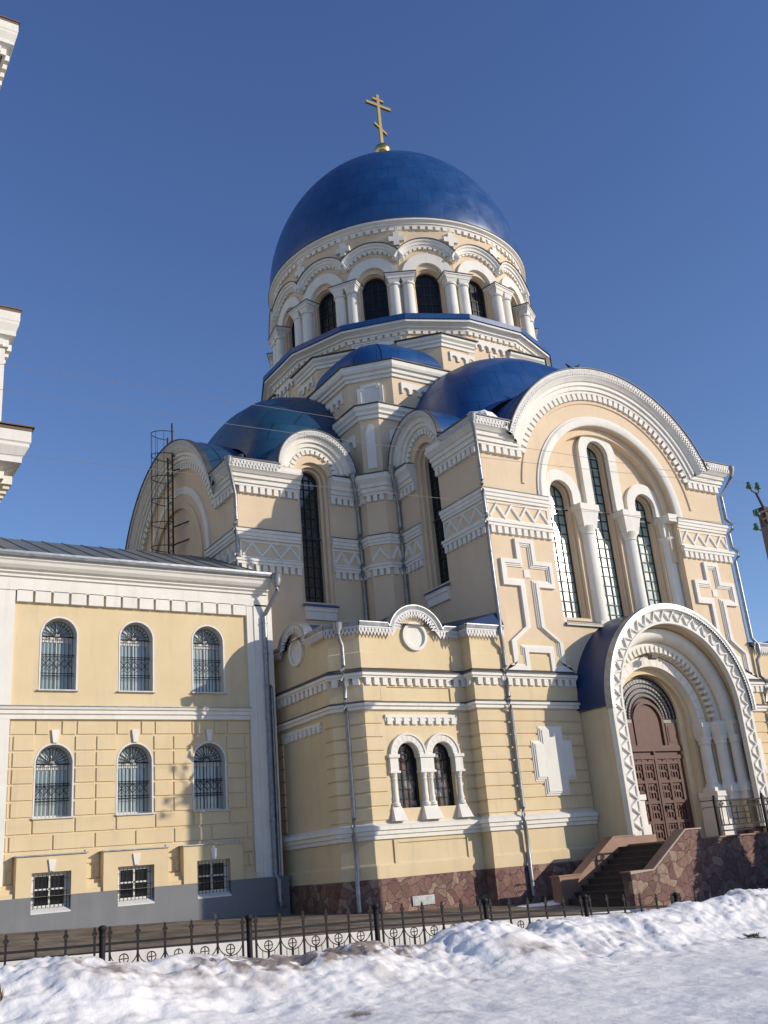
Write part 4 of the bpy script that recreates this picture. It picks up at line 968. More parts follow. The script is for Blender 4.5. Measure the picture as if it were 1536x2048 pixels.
mb.add([(XR, LY, -.5), (XR, 5.9, -.5), (XR, 5.9, 9.9), (XR, LY, 9.9)], [(0, 1, 2, 3)])
part('wall', mb, 'yellow', lb)
# white pilasters
mb = MB(); mb.box(BF, X(-5.85), XR+.02, 0, .09, Z(1.09), Z(9.25)); 
mb.box(BF, X(-5.62), XR+.03, .09, .12, Z(1.09), Z(9.25)); mb.cut(); mb.box(BF, X(-14.2), X(-12.86), 0, .09, Z(1.09), Z(9.25))
part('pilaster', mb, 'white', lb)
mb = MB()
mb.sweep2d(BF, [(XL, Z(9.2)), (-5.80, Z(9.2))], [(0, 0), (0, .12), (.35, .12), (.36, .18), (.42, .18), (.46, .26), (.50, .26), (.54, .36), (.62, .44), (.70, .47), (.74, .52), (.90, .52), (.90, 0)], 0, 0)
mb.dents(BF, X(-12.86), X(-5.85), Z(8.88), Z(9.22), 0, .12, .50*K, .85); mb.dents(BF, X(-20.5), X(-14.2), Z(8.88), Z(9.22), 0, .12, .50*K, .76)
part('cornice', mb, 'white', lb)
mb = MB(); mb.sweep2d(BF, [(XL, Z(5.62)), (X(-5.87), Z(5.62))], [(0, 0), (0, .10), (.12, .10), (.13, .15), (.22, .15), (.24, .20), (.31, .22), (.31, 0)]); part('string_course', mb, 'white', lb)
mb = MB(); mb.sweep2d(BF, [(XL, Z(5.62)), (X(-5.87), Z(5.62))], [(.312, 0), (.312, .25), (.33, .25), (.37, 0)]); mb.cut(); mb.sweep2d(BF, [(XL, Z(9.2)), (-5.81, Z(9.2))], [(.90, 0), (.90, .56), (.96, .56), (.97, .4)], 0, 0); part('flashing', mb, 'galv', lb)
# quoin-like blocks on the lower storey
mb = MB()
def blocks(z0, z1, joints, skips):
    for a, b in zip(joints[:-1], joints[1:]):
        segs = [(a, b)]
        for s0, s1 in skips:
            ns = []
            for p, r in segs:
                if s1 <= p or s0 >= r: ns.append((p, r)); continue
                if s0 > p: ns.append((p, s0))
                if s1 < r: ns.append((s1, r))
            segs = ns
        for p, r in segs:
            if r-p < .09: continue
            g = .022; mb.add([BF.P(u, v, z) for u, v, z in ((p+g, 0, z0+g), (r-g, 0, z0+g), (r-g, 0, z1-g), (p+g, 0, z1-g), (p+g+.012, .035, z0+g+.012), (r-g-.012, .035, z0+g+.012), (r-g-.012, .035, z1-g-.012), (p+g+.012, .035, z1-g-.012))],
                             [(4, 5, 6, 7), (0, 1, 5, 4), (1, 2, 6, 5), (2, 3, 7, 6), (3, 0, 4, 7)])
P_ = 2.231
def jt(ph, ends=(-22.0, -5.87)):
    xs = [ends[0]]; x = -22.0
    l = sorted([ph+P_/2*i for i in range(-14, 14)])
    return [X(v) for v in [ends[0]]+[v for v in l if ends[0]+.1 < v < ends[1]-.1]+[ends[1]]]
win2 = [(c-hw-.03, c+hw+.03) for c in wc2]
def arcskip(z0, z1):
    """half width of arch at the row"""
    zz = z0; h = sqrt(max((hw+.10)**2-(max(zz-Z(4.46), 0))**2, 0)); return [(c-h, c+h) for c in wc2] if h > .05 else []
rows_ = [(5.19, 5.6, jt(-11.07)), (4.76, 5.19, jt(-11.64)), (4.33, 4.76, jt(-10.53, (-22.0, -5.87))), (3.9, 4.33, jt(-10.53)), (3.47, 3.9, jt(-10.53)), (3.04, 3.47, jt(-10.53)), (2.62, 3.04, jt(-11.07)), (2.2, 2.62, jt(-11.64)), (1.80, 2.2, jt(-11.07)), (1.42, 1.80, jt(-11.64))]
bsk = [(c-.90*K, c+.90*K) for c in bc]
pil = [(X(-14.2), X(-12.86))]
for side, (z0, z1, j) in [(s_, r_) for s_ in (0, 1) for r_ in rows_]:
    if side and (z0, z1) == (5.19, 5.6): mb.cut()
    sk = [(X(-14.2), 0)] if side == 0 else [(-40, X(-12.86))]
    if 3.0 <= z0 < 4.5: sk += win2
    elif z0 >= 4.5: sk += arcskip(Z(z0), Z(z1))
    elif z0 < 2.0: sk += bsk
    if z0 in (4.76, 5.19): sk += [(c-.15, c+.15) for c in wc2]
    blocks(Z(z0), Z(z1), j, sk)
part('rusticated_block', mb, 'yellow', lb)
mb = MB()
for c in wc2: mb.cut(); mb.plate(BF, [(c-.055, Z(4.99)), (c+.055, Z(4.99)), (c+.10, Z(5.34)), (c-.10, Z(5.34))], [], .06, 0)
for c in bc: mb.cut(); mb.plate(BF, [(c-.05, Z(1.69)), (c+.05, Z(1.69)), (c+.095, Z(1.98)), (c-.095, Z(1.98))], [], .34, .3)
part('keystone', mb, 'white', lb)
# grey base
mb = MB(); holes = []
hb = .5*K
mb.plate(BF, [(XL, -.4), (XR+.1, -.4), (XR+.1, Z(1.09)), (XL, Z(1.09))], [[(c-hb, Z(.71)), (c+hb, Z(.71)), (c+hb, Z(1.085)), (c-hb, Z(1.085))] for c in bc], .3, 0)
part('base', mb, 'greyplinth', lb)
mb = MB()
for c in bc: mb.cut(); mb.plate(BF, [(c-.89*K, Z(1.09)+.002), (c+.89*K, Z(1.09)+.002), (c+.89*K, Z(2.08)), (c-.89*K, Z(2.08))], [[(c-hb, Z(1.09)+.004), (c+hb, Z(1.09)+.004), (c+hb, Z(1.67)), (c-hb, Z(1.67))]], .3, 0)
for a, b in zip(bc[:-1], bc[1:]):
    mb.cut()
    for k, (z0, v) in enumerate(((1.09, .24), (1.2, .18), (1.3, .10))): mb.box(BF, a+.89*K, b-.89*K, 0, v, Z(z0), Z(z0)+.11)
mb.box(BF, bc[-1]+.89*K, X(-5.87), 0, .2, Z(1.09), Z(1.25))
part('window_surround', mb, 'yellow', lb)
mb = MB()
for c in bc: mb.cut(); mb.box(BF, c-.93*K, c+.93*K, 0, .35, Z(2.08), Z(2.08)+.03)
part('flashing', mb, 'galv', lb)
def lbwin(c, z0, zs, basement=False):
    fr = MB()
    if basement:
        fr.plate(BF, [(c-hb, Z(.71)), (c+hb, Z(.71)), (c+hb, Z(1.67)), (c-hb, Z(1.67))], [[(c-.36, Z(.88)), (c+.36, Z(.88)), (c+.36, Z(1.58)), (c-.36, Z(1.58))]], .12, .0)
        fr.box(BF, c-.025, c+.025, .05, .13, Z(.88), Z(1.58)); fr.box(BF, c-.36, c+.36, .05, .13, Z(1.24), Z(1.28))
        fr.add([BF.P(u, v, z) for u, v, z in ((c-hb, .12, Z(.84)), (c+hb, .12, Z(.84)), (c+hb, .31, Z(.71)), (c-hb, .31, Z(.71)), (c-hb, .31, Z(.71)-.03), (c+hb, .31, Z(.71)-.03))], [(0, 1, 2, 3), (3, 2, 5, 4)])
        w_ = part('window', fr, 'wframe', lb)
        g = MB(); g.plate(BF, [(c-.37, Z(.87)), (c+.37, Z(.87)), (c+.37, Z(1.59)), (c-.37, Z(1.59))], [], .07, .06); part('pane', g, 'blackglass', w_)
        g = MB()
        for i in range(9): u = c-.40+.8*i/8; g.tube([BF.P(u, .2, Z(.80)), BF.P(u, .2, Z(1.64))], .008, 5)
        for z in (.92, 1.2, 1.5): g.tube([BF.P(c-.44, .2, Z(z)), BF.P(c+.44, .2, Z(z))], .007, 5)
        part('grille', g, 'iron', w_); return
    gh = .40
    fr.plate(BF, uband(c, hw-.012, hw+.03, Z(z0), Z(zs), 20), [], .012, -.36)
    fr.plate(BF, archpoly(c, hw, Z(z0), Z(zs), 20), [[(c-gh, Z(z0)+.06), (c-.02, Z(z0)+.06), (c-.02, Z(zs)-.14), (c-gh, Z(zs)-.14)], [(c+.02, Z(z0)+.06), (c+gh, Z(z0)+.06), (c+gh, Z(zs)-.14), (c+.02, Z(zs)-.14)], arc(c, Z(zs)+.0, gh, 0, pi, 16)], -.32, -.38)
    for a in (pi*.25, pi*.5, pi*.75): fr.add([BF.P(c+r*cos(a)+d*sin(a), -.31, Z(zs)+r*sin(a)-d*cos(a)) for r, d in ((.0, -.016), (.0, .016), (gh, .016), (gh, -.016))], [(0, 1, 2, 3)])
    w_ = part('window', fr, 'wframe', lb)
    g = MB(); g.plate(BF, archpoly(c, hw-.02, Z(z0)+.03, Z(zs), 18), [], -.35, -.37); part('pane', g, 'glass', w_)
    g = MB(); t0, t1 = Z(z0)+.05, Z(zs)
    for i in range(9):
        u = c-gh+.8*i/8; g.tube([BF.P(u, -.20, t0), BF.P(u, -.20, t1)], .009, 5)
        for zz in (t0+.42, t1-.5): g.sphere(BF.P(u, -.20, zz), .022, 4)
    for zz in (t0+.36, t0+.42, t1-.55, t1-.5, t1-.02): g.tube([BF.P(c-gh-.06, -.20, zz), BF.P(c+gh+.06, -.20, zz)], .011, 5)
    for i in range(4):
        u = c-.3+.2*i; zc = (t0+t1)/2-.03; g.tube([BF.P(u-.1, -.19, zc-.12), BF.P(u+.1, -.19, zc+.12)], .010, 5); g.tube([BF.P(u-.1, -.19, zc+.12), BF.P(u+.1, -.19, zc-.12)], .010, 5)
    for i in range(13):
        a = pi*i/12; g.tube([BF.P(c+.08*cos(a), -.2, t1+.08*sin(a)), BF.P(c+gh*cos(a), -.2, t1+gh*sin(a))], .010, 5)
    g.tube([BF.P(c+.09*cos(pi*i/10), -.2, t1+.09*sin(pi*i/10)) for i in range(11)], .012, 5); g.tube([BF.P(c+.41*cos(pi*i/14), -.2, t1+.41*sin(pi*i/14)) for i in range(15)], .010, 5)
    part('grille', g, 'iron', w_)
    s = MB(); s.box(BF, c-.56*K, c+.56*K, -.05, .09, Z(z0)-.045, Z(z0)-.01); part('sill', s, 'lace', w_)
for i in range(2, 7):
    lbwin(wc1[i], 6.45, 8.0); lbwin(wc2[i], 3.05, 4.46); lbwin(bc[i], 0, 0, True)
# roof with standing seams
mb = MB(); ez = Z(10.2)-.08; rd = [(XL, 3.42, ez), (-5.80, 3.42, ez), (-5.82, 8.2, ez+2.05), (XL, 8.2, ez+2.05)]
mb.add(rd, [tuple(range(4))]); mb.add([(XL, 8.2, ez+2.05), (-5.82, 8.2, ez+2.05), (-5.82, 13, ez), (XL, 13, ez)], [(0, 1, 2, 3)])
mb.add([(p[0], p[1], p[2]-.05) for p in rd[:2]]+rd[:2], [(0, 1, 3, 2)])
part('roof', mb, 'roofgrey', lb)
mb = MB()
for i in range(40):
    x = -5.95-i*.62; y1 = 8.2
    s = (2.05)/(8.2-3.42)
    mb.cut()
    # seams run slightly askew like the real sheets
    mb.add([(x-.012, 3.42, ez+.004), (x+.012, 3.42, ez+.004), (x, 3.42, ez+.03), (x-.012, y1, ez+.004+s*(y1-3.42)), (x+.012, y1, ez+.004+s*(y1-3.42)), (x, y1, ez+.03+s*(y1-3.42))], [(0, 2, 5, 3), (1, 4, 5, 2), (0, 1, 2)])
part('roof_seam', mb, 'flash', lb)
mb = MB(); mb.tube([(XL, 3.40, ez-.03), (-5.78, 3.40, ez-.03)], .045, 8); part('gutter', mb, 'galv', lb)
mb = MB(); hx_, hy_ = -5.70, 3.36
mb.lathe(hx_, hy_, [(.09, ez-.36), (.15, ez-.2), (.15, ez+.0), (.17, ez+.02)], 14)
mb.tube([(hx_, hy_, ez-.3), (hx_, hy_, ez-.5), (-5.92, 3.80, ez-1.12), (-5.95, 3.80, ez-1.2), (-5.95, 3.80, 1.15), (-5.95, 3.58, 1.0), (-5.95, 3.58, .45), (-5.95, 3.4, .3)], .07, 10)
for i in range(8): mb.lathe(-5.95, 3.80, [(.07, 1.6+i*.95), (.09, 1.6+i*.95), (.09, 1.64+i*.95), (.07, 1.64+i*.95)], 10)
part('downpipe', mb, 'galv', lb, 50)

# ================================================================= BELL TOWER (only its right edge shows)
TY = 13.0
bt = thing('bell_tower', (-16.5, TY+5, 0), 'tall white tiered bell tower cut off by the left edge, with stepped cornices', 'tower')
def tier(xr, z0, z1, cor, depth, name='tier'):
    """square storey with right front corner at xr and a stepped cornice of the given height under z1"""
    w_ = 2*(xr+16.9); mb = MB(); mb.hsweep([(xr, TY+w_), (xr, TY), (xr-w_, TY), (xr-w_, TY+w_)][::1], [(0, z0), (0, z1)], closed=True)
    return mb, w_
def tower_cornice(xr, zt, h, ov):
    w_ = 2*(xr+16.9); path = [(xr, TY+w_), (xr, TY), (xr-w_, TY), (xr-w_, TY+w_)]
    mb = MB(); mb.hsweep(path, [(0, zt-h), (ov*.25, zt-h), (ov*.25, zt-h*.8), (ov*.75, zt-h*.72), (ov*.75, zt-h*.6), (ov*.85, zt-h*.5), (ov*.95, zt-h*.4), (ov*.95, zt-h*.33), (ov, zt-h*.3), (ov, zt-h*.06), (0, zt)], closed=True)
    for p0, p1 in ((path[1], path[2]), (path[0], path[1])):
        L = math.hypot(p1[0]-p0[0], p1[1]-p0[1]); d = ((p1[0]-p0[0])/L, (p1[1]-p0[1])/L); F = Fr(p0, d, (-d[1], d[0])); mb.dents(F, 0, L, zt-h*1.02, zt-h*.84, ov*.2, ov*.62, .5, .5)
    part('cornice', mb, 'white', bt)
    mb = MB(); mb.hsweep(path, [(ov*1.02, zt-h*.06), (ov*1.02, zt+.02), (-.4, zt+.25)], closed=True); mb.hsweep(path, [(ov*1.1, zt+.03), (ov*1.1, zt+.08), (-.4, zt+.3)], closed=True); part('roof_edge', mb, 'redtan', bt)
for xr, z0, z1 in ((-12.15, -.5, 16.4), (-12.05, 16.4, 22.0), (-12.9, 22.0, 37.5)):
    mb, _ = tier(xr, z0, z1, 0, 0); part('wall', mb, 'white' if z0 > 10 else 'yellow', bt)
tower_cornice(-12.15, 17.4, 1.8, 1.0); tower_cornice(-12.05, 22.65, 1.5, .42); tower_cornice(-12.8, 36.9, 1.6, .5); tower_cornice(-12.75, 18.3, .6, .35)
mb = MB(); mb.hsweep([(-13.0, TY+7), (-13.0, TY+.2), (-20.8, TY+.2), (-20.8, TY+7)], [(0, 36.9), (0, 38.4), (-4, 41)], closed=True); part('roof', mb, 'flash', bt)

# ================================================================= STAIRCASE, LANDING, RAILING
def gz(x, y): return -.033*(x+4.7)+(.045 if y < .4 else .02)*(y-.4)
st = thing('entrance_staircase', (1.0, -2.7, -.3), 'dark stone staircase with reddish rubble parapets climbing to the portal landing', 'staircase')
Wd = Fr((0, 0), (1, 0), (0, -1))
pol = [(-.36, -1.0), (-.36, .44), (.40, .44), (1.75, 1.31), (2.32, 1.31), (2.32, -1.0)]
mb = MB(); mb.plate(Fr((0, -3.8), (1, 0), (0, -1)), pol, [], .30, 0, back=True); part('parapet', mb, 'rubble', st)
pol2 = [(-.36, -1.0), (-.36, .44), (.40, .44), (1.75, 1.31), (3.42, 1.31), (3.42, .9), (2.4, .9), (2.4, -1)]
mb = MB(); mb.plate(Fr((0, -1.4), (1, 0), (0, -1)), pol2, [], .12, -.0, back=True); mb.plate(Fr((0, -1.4), (1, 0), (0, -1)), [(-.36, -1.0), (-.36, .44), (.40, .44), (1.75, 1.31), (2.58, 1.31), (2.58, -1)], [], 0, -.22, back=True); part('parapet', mb, 'granite', st)
def cap(y0, y1, x1):
    mb = MB(); t = .035
    up1 = [(-.40, .44), (.415, .44), (1.765, 1.31), (x1, 1.31)]
    mb.sweep2d(Fr((0, y1), (1, 0), (0, -1)), up1, [(0.002, -.0), (.035, 0), (.035, y1-y0+.0), (.002, y1-y0)]) 
    part('parapet_cap', mb, 'granite', st)
cap(-4.13, -3.77, 2.34); cap(-1.54, -1.16, 2.60)
mb = MB(); mb.plate(Fr((0, -4.098), (1, 0), (0, -1)), [(-.39, .40), (-.39, .475), (.40, .475), (1.75, 1.345), (2.34, 1.345), (2.34, 1.31), (1.76, 1.31), (.41, .44)], [], .035, 0); part('parapet_edge', mb, mat('pale_edge_stone', (.42, .33, .27), .7), st)
mb = MB(); n = 9; x0, x1 = -.15, 2.2
for i in range(n):
    a = x0+(x1-x0)*i/n; z1 = gz(a, -2.6)+.02+(1.1-gz(x0, -2.6))*(i+1)/n-.02*0
    z1 = min(z1, 1.1); b = x0+(x1-x0)*(i+1)/n
    mb.box(Wd, a, 2.5, 1.52, 3.8, -.9 if i == 0 else z1-.2, z1); mb.box(Wd, a-.03, b, 1.52, 3.8, z1-.035, z1+.004)
part('steps', mb, 'step', st)
mb = MB(); mb.box(Wd, 2.3, 13.5, .0, 4.08, -1.0, 1.06); part('landing_wall', mb, 'rubble', st)
mb = MB(); mb.box(Wd, 2.3, 13.5, .01, 4.12, 1.06, 1.10); part('landing_paving', mb, 'granite', st)
rl = thing('landing_railing', (6.5, -3.98, 1.1), 'black wrought iron railing with scrolls along the portal landing', 'railing')
RY = -3.98
for i in range(6):
    x = 3.22+1.95*i; mb = MB(); mb.box(Wd, x-.035, x+.035, -RY-.035, -RY+.035, 1.1, 2.06); mb.sphere((x, RY, 2.09), .04, 6); part('post', mb, 'iron', rl)
mb = MB()
for z in (1.22, 1.36, 1.82, 1.98): mb.box(Wd, 3.22, 12.97, -RY-.018, -RY+.018, z-.018, z+.018)
mb.tube([(3.2, RY, 2.0), (2.7, RY+.02, 1.99)], .018, 6); mb.tube([(3.2, RY, 1.84), (2.75, RY+.02, 1.82), (2.72, RY, 1.78)], .012, 6)
part('rail', mb, 'iron', rl)
mb = MB()
for i in range(5):
    a = 3.22+1.95*i
    for u in (.12, .22, .42, .62, .82, 1.13, 1.33, 1.53, 1.73, 1.83): mb.tube([(a+u, RY, 1.36), (a+u, RY, 1.82)], .014, 5)
    for u in (.62, 1.33): mb.box(Wd, a+u-.055, a+u+.055, -RY-.012, -RY+.012, 1.885, 1.915); mb.box(Wd, a+u-.015, a+u+.015, -RY-.012, -RY+.012, 1.83, 1.97)
    for u, s in ((.22, 1), (1.73, -1)):
        mb.tube([(a+u+s*(.02+.09*(1-t/26)*cos(t*.5)), RY, 1.89+.07*(1-t/26)*sin(t*.5)) for t in range(24)], .014, 5)
    for z in (1.5, 1.66): mb.tube([(a+.62, RY, z), (a+1.33, RY, z)], .012, 5)
part('scrollwork', mb, 'iron', rl)

# ================================================================= GROUND
def kt(x): return .116-.035*(max(min(x, 6), -30)+14.8)         # kerb top
def terr(x, y):
    t = (y+4.3)/4.7; z0 = kt(x); z1 = -.033*(max(min(x, 8), -30)+4.7)
    return z0+(z1-z0)*min(max(t, 0), 1)+(max(y-.4, 0))*.02*(1 if y < 8 else 8/y)
def grid(mb, xs, ys, fz):
    n = len(ys); mb.add([(x, y, fz(x, y)) for x in xs for y in ys], [(i*n+j, (i+1)*n+j, (i+1)*n+j+1, i*n+j+1) for i in range(len(xs)-1) for j in range(n-1)])
def lin(a, b, n): return [a+(b-a)*i/n for i in range(n+1)]
mb = MB(); grid(mb, lin(-40, -.30, 60), lin(-4.28, 16, 50), terr); struct('pavement', mb, 'paving')
mb = MB(); grid(mb, lin(-600, 600, 24), lin(-600, 900, 24), lambda x, y: -1.05); struct('ground', mb, 'soil')
mb = MB(); grid(mb, lin(-40, 14, 54), lin(-8.5, -4.1, 16), lambda x, y: kt(x)-.30+.02*noise.noise(Vector((x*1.3, y*1.3, 0)))); struct('soil', mb, 'soil')
mb = MB(); xs = lin(-40, -.38, 60)
mb.rings([[(x, -4.44, kt(x)-.6), (x, -4.44, kt(x)+.0), (x, -4.42, kt(x)+.02), (x, -4.27, kt(x)+.02), (x, -4.25, kt(x)-.2)] for x in xs])
tag(part('kerb_wall', mb, 'kerb'), 'low whitewashed kerb wall running behind the iron fence', 'kerb')

# snow field with ploughed ridge in front of the fence
CR = [(-30, .2), (-20, .25), (-16.5, .22), (-15.88, .28), (-15.6, .31), (-15.31, .36), (-14.95, .32), (-14.39, .19), (-14.01, .14), (-13.54, .14), (-12.85, .05), (-12.27, -.02), (-11.65, .02), (-11.0, .05), (-10.34, -.04), (-9.9, -.06), (-9.52, .10), (-9.14, .17), (-8.67, .09), (-7.91, -.14), (-7.36, .01), (-6.6, .03), (-5.34, -.04), (-4.59, -.02), (-3.95, .0), (-2.83, .12), (-2.07, .02), (-.5, .1), (2, .15), (40, .1)]
def interp(x):
    for (a, za), (b, zb) in zip(CR[:-1], CR[1:]):
        if x <= b:
            t = min(max((x-a)/(b-a), 0), 1); t = t*t*(3-2*t); return za+(zb-za)*t
    return .1
def hsn(x, y):
    soil = kt(x)-.36
    t = min(max((-8.6-y)/6.5, 0), 1)
    base = soil+(-.62-soil)*t
    yc = -9.3+.25*noise.noise(Vector((x*.5, 7, 0)))
    s = .75 if y > yc else 1.25
    e = math.exp(-((y-yc)/s)**2)
    c = interp(x)
    z = base+(c-base)*e
    near = math.exp(-((y+9.6)/1.5)**2)
    v = Vector((x, y, 0))
    a = noise.fractal(v*.55, 1.0, 2.0, 4)*.07
    b = noise.fractal(v*2.2+Vector((5, 3, 1)), .9, 2.1, 4)
    cl = max(0, noise.noise(v*3.3+Vector((2, 9, 4))))**1.2     # clods
    z += a*(.5+.8*near)+b*(.015+.035*near)+cl*.07*near
    # broken crust and shovelled chunks on the ridge
    if -16.5 < y < -7.5 and -18 < x < 1:
        vd = noise.voronoi(v*2.7+Vector((noise.noise(v*1.5), noise.noise(v*1.5+Vector((4, 4, 4))), 0))*.6)[0]
        ck = min(vd[1]-vd[0], .35)
        z += (ck-.17)*.16*max(near-.12, 0)*(.4+max(0, noise.noise(v*.8+Vector((1, 5, 2))))*1.6)
        z -= .016*abs(noise.noise(v*6))*(.5+1.6*near)
        z += noise.fractal(v*8.5+Vector((3, 3, 9)), .75, 2.0, 3)*.020*(.22+near*(.6+max(0, noise.noise(v*1.1))*1.5))
    # trodden hollows
    d = noise.noise(v*1.7+Vector((9, 1, 7)))
    z -= max(0, d-.32)*.16*(.35+near)
    if y > -6.9: z -= (y+6.9)*.5
    return z
def ax(lo, f0, f1, hi, st, cst): 
    r = []; q = lo
    while q < f0-1e-6: r.append(q); q += cst
    q = f0
    while q < f1: r.append(q); q += st
    q = f1
    while q < hi: r.append(q); q += cst
    return r+[hi]
sxs = ax(-44, -18, .5, 46, .04, 2.0); sys_ = ax(-44, -16.6, -6.6, -6.0, .04, 1.5)
mb = MB(); grid(mb, sxs, sys_, hsn)
so = struct('snow', mb, 'snow', kind='structure')
for p in so.data.polygons: p.use_smooth = True
# dirt lying on the snow: real grime patches with their own outline
at = so.data.attributes.new('dirt', 'FLOAT', 'POINT')
spots = [(-12.4, -9.6, 1.0, .3, 1.5), (-11.5, -9.5, 1.0, .36, 2.2), (-10.8, -9.4, .7, .3, 2.0), (-14.6, -9.9, .7, .3, .6), (-13.0, -9.9, .6, .25, .5), (-13.8, -10.2, .5, .3, .4), (-10.4, -11.0, .6, .15, .35), (-9.0, -10.6, .5, .18, .5), (-7.9, -10.4, .5, .2, .4), (-12.6, -11.9, .22, .22, .9), (-15.0, -9.6, .5, .3, .3), (-6.6, -10.2, .4, .2, .3), (-12.0, -12.6, .3, .1, .5)]
vals = []
for vtx in so.data.vertices:
    x, y, _ = vtx.co; dd = 0.0
    if -17 < x < 0 and -15 < y < -8:
        for (a, b, rx, ry, k) in spots:
            dd += k*math.exp(-((x-a)/rx)**2-((y-b)/ry)**2)
        dd *= max(0, .55+1.3*noise.fractal(Vector((x*5, y*5, 2)), .8, 2.0, 4))
        dd += max(0, noise.fractal(Vector((x*1.1, y*1.1, 8)), .9, 2.2, 5)-.33)*.8*math.exp(-((y+9.8)/1.6)**2)
    vals.append(min(dd*1.25, .9))
at.data.foreach_set('value', vals)
n_ = snow_white.node_tree; b_ = n_.nodes['Principled BSDF']; an = n_.nodes.new('ShaderNodeAttribute'); an.attribute_name = 'dirt'
mxn = n_.nodes.new('ShaderNodeMixRGB'); mxn.inputs['Color2'].default_value = (.20, .145, .115, 1)
src = b_.inputs['Base Color'].links[0].from_socket
n_.links.new(an.outputs['Fac'], mxn.inputs['Fac']); n_.links.new(src, mxn.inputs['Color1']); n_.links.new(mxn.outputs[0], b_.inputs['Base Color'])
b_.inputs['Subsurface Weight'].default_value = 0.0
# a few thin remains of snow on the pavement by the stairs
mb = MB()
sn = mb
snowblob(-.75, -1.0, terr(-.75, -1)-.02, .75, .5, .07, 21); snowblob(1.2, -.5, terr(.5, -.5)-.02, 1.6, .5, .1, 22)
o = part('pavement_snow', mb, 'snow', None, 60); o['kind'] = 'stuff'

# ================================================================= IRON FENCE
FP = [(-18.5, -6.8, .66), (-16.25, -6.9, .62), (-13.99, -7.0, .57), (-11.71, -7.1, .51), (-9.44, -7.2, .47), (-7.22, -7.3, .37), (-4.94, -7.4, .24), (-2.61, -7.5, .08), (-.3, -7.6, -.05)]
fe = thing('iron_fence', (-9.4, -7.2, -.3), 'low black wrought iron fence with ball-topped posts and crossed rings, half buried in snow', 'fence')
for (x, y, z) in FP:
    mb = MB(); mb.lathe(x, y, [(.045, z-1.1), (.045, z-.10), (.055, z-.095), (.055, z-.085), (.04, z-.08), (.05, z-.065), (.062, z-.04), (.062, z-.02), (.045, z+.005), (0, z+.015)], 14); mb.lathe(x, y, [(.046, z-.16), (.058, z-.155), (.058, z-.145), (.046, z-.14)], 14)
    part('post', mb, 'iron', fe, 40)
for (a, b) in zip(FP[:-1], FP[1:]):
    L = math.hypot(b[0]-a[0], b[1]-a[1]); d = ((b[0]-a[0])/L, (b[1]-a[1])/L); sl = (b[2]-a[2])/L
    F = Fr(a[:2], d, (d[1], -d[0]))
    zt = lambda u: a[2]+sl*u
    rails = MB()
    for dz, hh in ((-.245, .018), (-.345, .012)): rails.add([F.P(u, v, zt(u)+dz+k) for u, v, k in ((0, -.012, -hh), (L, -.012, -hh), (L, .012, -hh), (0, .012, -hh), (0, -.012, hh), (L, -.012, hh), (L, .012, hh), (0, .012, hh))], [(0, 3, 2, 1), (4, 5, 6, 7), (0, 1, 5, 4), (1, 2, 6, 5), (2, 3, 7, 6), (3, 0, 4, 7)])
    part('rail', rails, 'iron', fe)
    us = [.11+(L-.22)*i/5 for i in range(6)]
    for u in us:
        pk = MB(); z = zt(u); pk.box(F, u-.014, u+.014, -.014, .014, z-1.1, z-.12)
        pk.box(F, u-.022, u+.022, -.02, .02, z-.165, z-.15); pk.box(F, u-.026, u+.026, -.010, .010, z-.095, z-.075)
        pk.add([F.P(u+k, v, z+q) for v in (-.009, .009) for k, q in ((-.018, -.13), (0, -.10), (.018, -.13), (.042, -.105), (.024, -.07), (.014, -.06), (.022, -.035), (0, .0), (-.022, -.035), (-.014, -.06), (-.024, -.07), (-.042, -.105))], [tuple(range(12)), tuple(range(23, 11, -1))]+[(i, (i+1) % 12, 12+(i+1) % 12, 12+i) for i in range(12)])
        part('picket', pk, 'iron', fe)
    orn = MB()
    for u0, u1 in zip(us[:-1], us[1:]):
        um = (u0+u1)/2; w2 = (u1-u0)/2; z = zt(um)-.36
        orn.tube([F.P(um+w2*.97*sin(t), 0, zt(um+w2*sin(t))-.36-.20*cos(t)) for t in [(-pi/2)+pi*i/14 for i in range(15)]], .008, 5)
        orn.tube([F.P(um+.068*cos(t), 0, z-.105+.068*sin(t)) for t in [2*pi*i/14 for i in range(15)]], .009, 5)
        orn.tube([F.P(um-.066, 0, z-.105), F.P(um+.066, 0, z-.105)], .007, 5); orn.tube([F.P(um, 0, z-.04), F.P(um, 0, z-.17)], .008, 5)
        orn.box(F, um-.014, um+.014, -.014, .014, z-.75, z-.17)
        for k in (-.5, .5): orn.tube([F.P(um+k*w2, 0, z-.75), F.P(um+k*w2, 0, z-.17)], .006, 5)
    part('scrollwork', orn, 'iron', fe)

# ================================================================= UTILITY POLE AND WIRES
PX, PY = 2.47, -7.9
up_t = thing('utility_pole', (PX, PY, -.5), 'weathered concrete utility pole with green glass insulators on rusty brackets, right edge', 'pole')
mb = MB(); mb.lathe(PX, PY, [(.20, -.9), (.145, 8.72), (.0, 8.72)], 20); part('shaft', mb, 'concrete', up_t, 40)
mb = MB(); PFm = Fr((PX, PY), (1, 0), (0, -1)); mb.box(PFm, -.19, .3, -.17, .17, 8.66, 8.78); mb.tube([(PX-.1, PY-.1, 8.75), (PX-.28, PY-.1, 9.16)], .03, 8); mb.tube([(PX+.02, PY-.16, 8.72), (PX-.55, PY-.22, 8.52)], .032, 8); mb.tube([(PX-.1, PY-.16, 8.5), (PX-.45, PY-.2, 8.36)], .032, 8); mb.box(PFm, -.20, .25, .12, .19, 8.35, 8.62)
part('bracket', mb, 'rust', up_t, 40)
INS = [(PX-.50, PY-.1, 9.33), (PX-.16, PY-.1, 9.36), (PX-.60, PY-.22, 8.54), (PX-.72, PY-.2, 8.16)]
hk = MB()
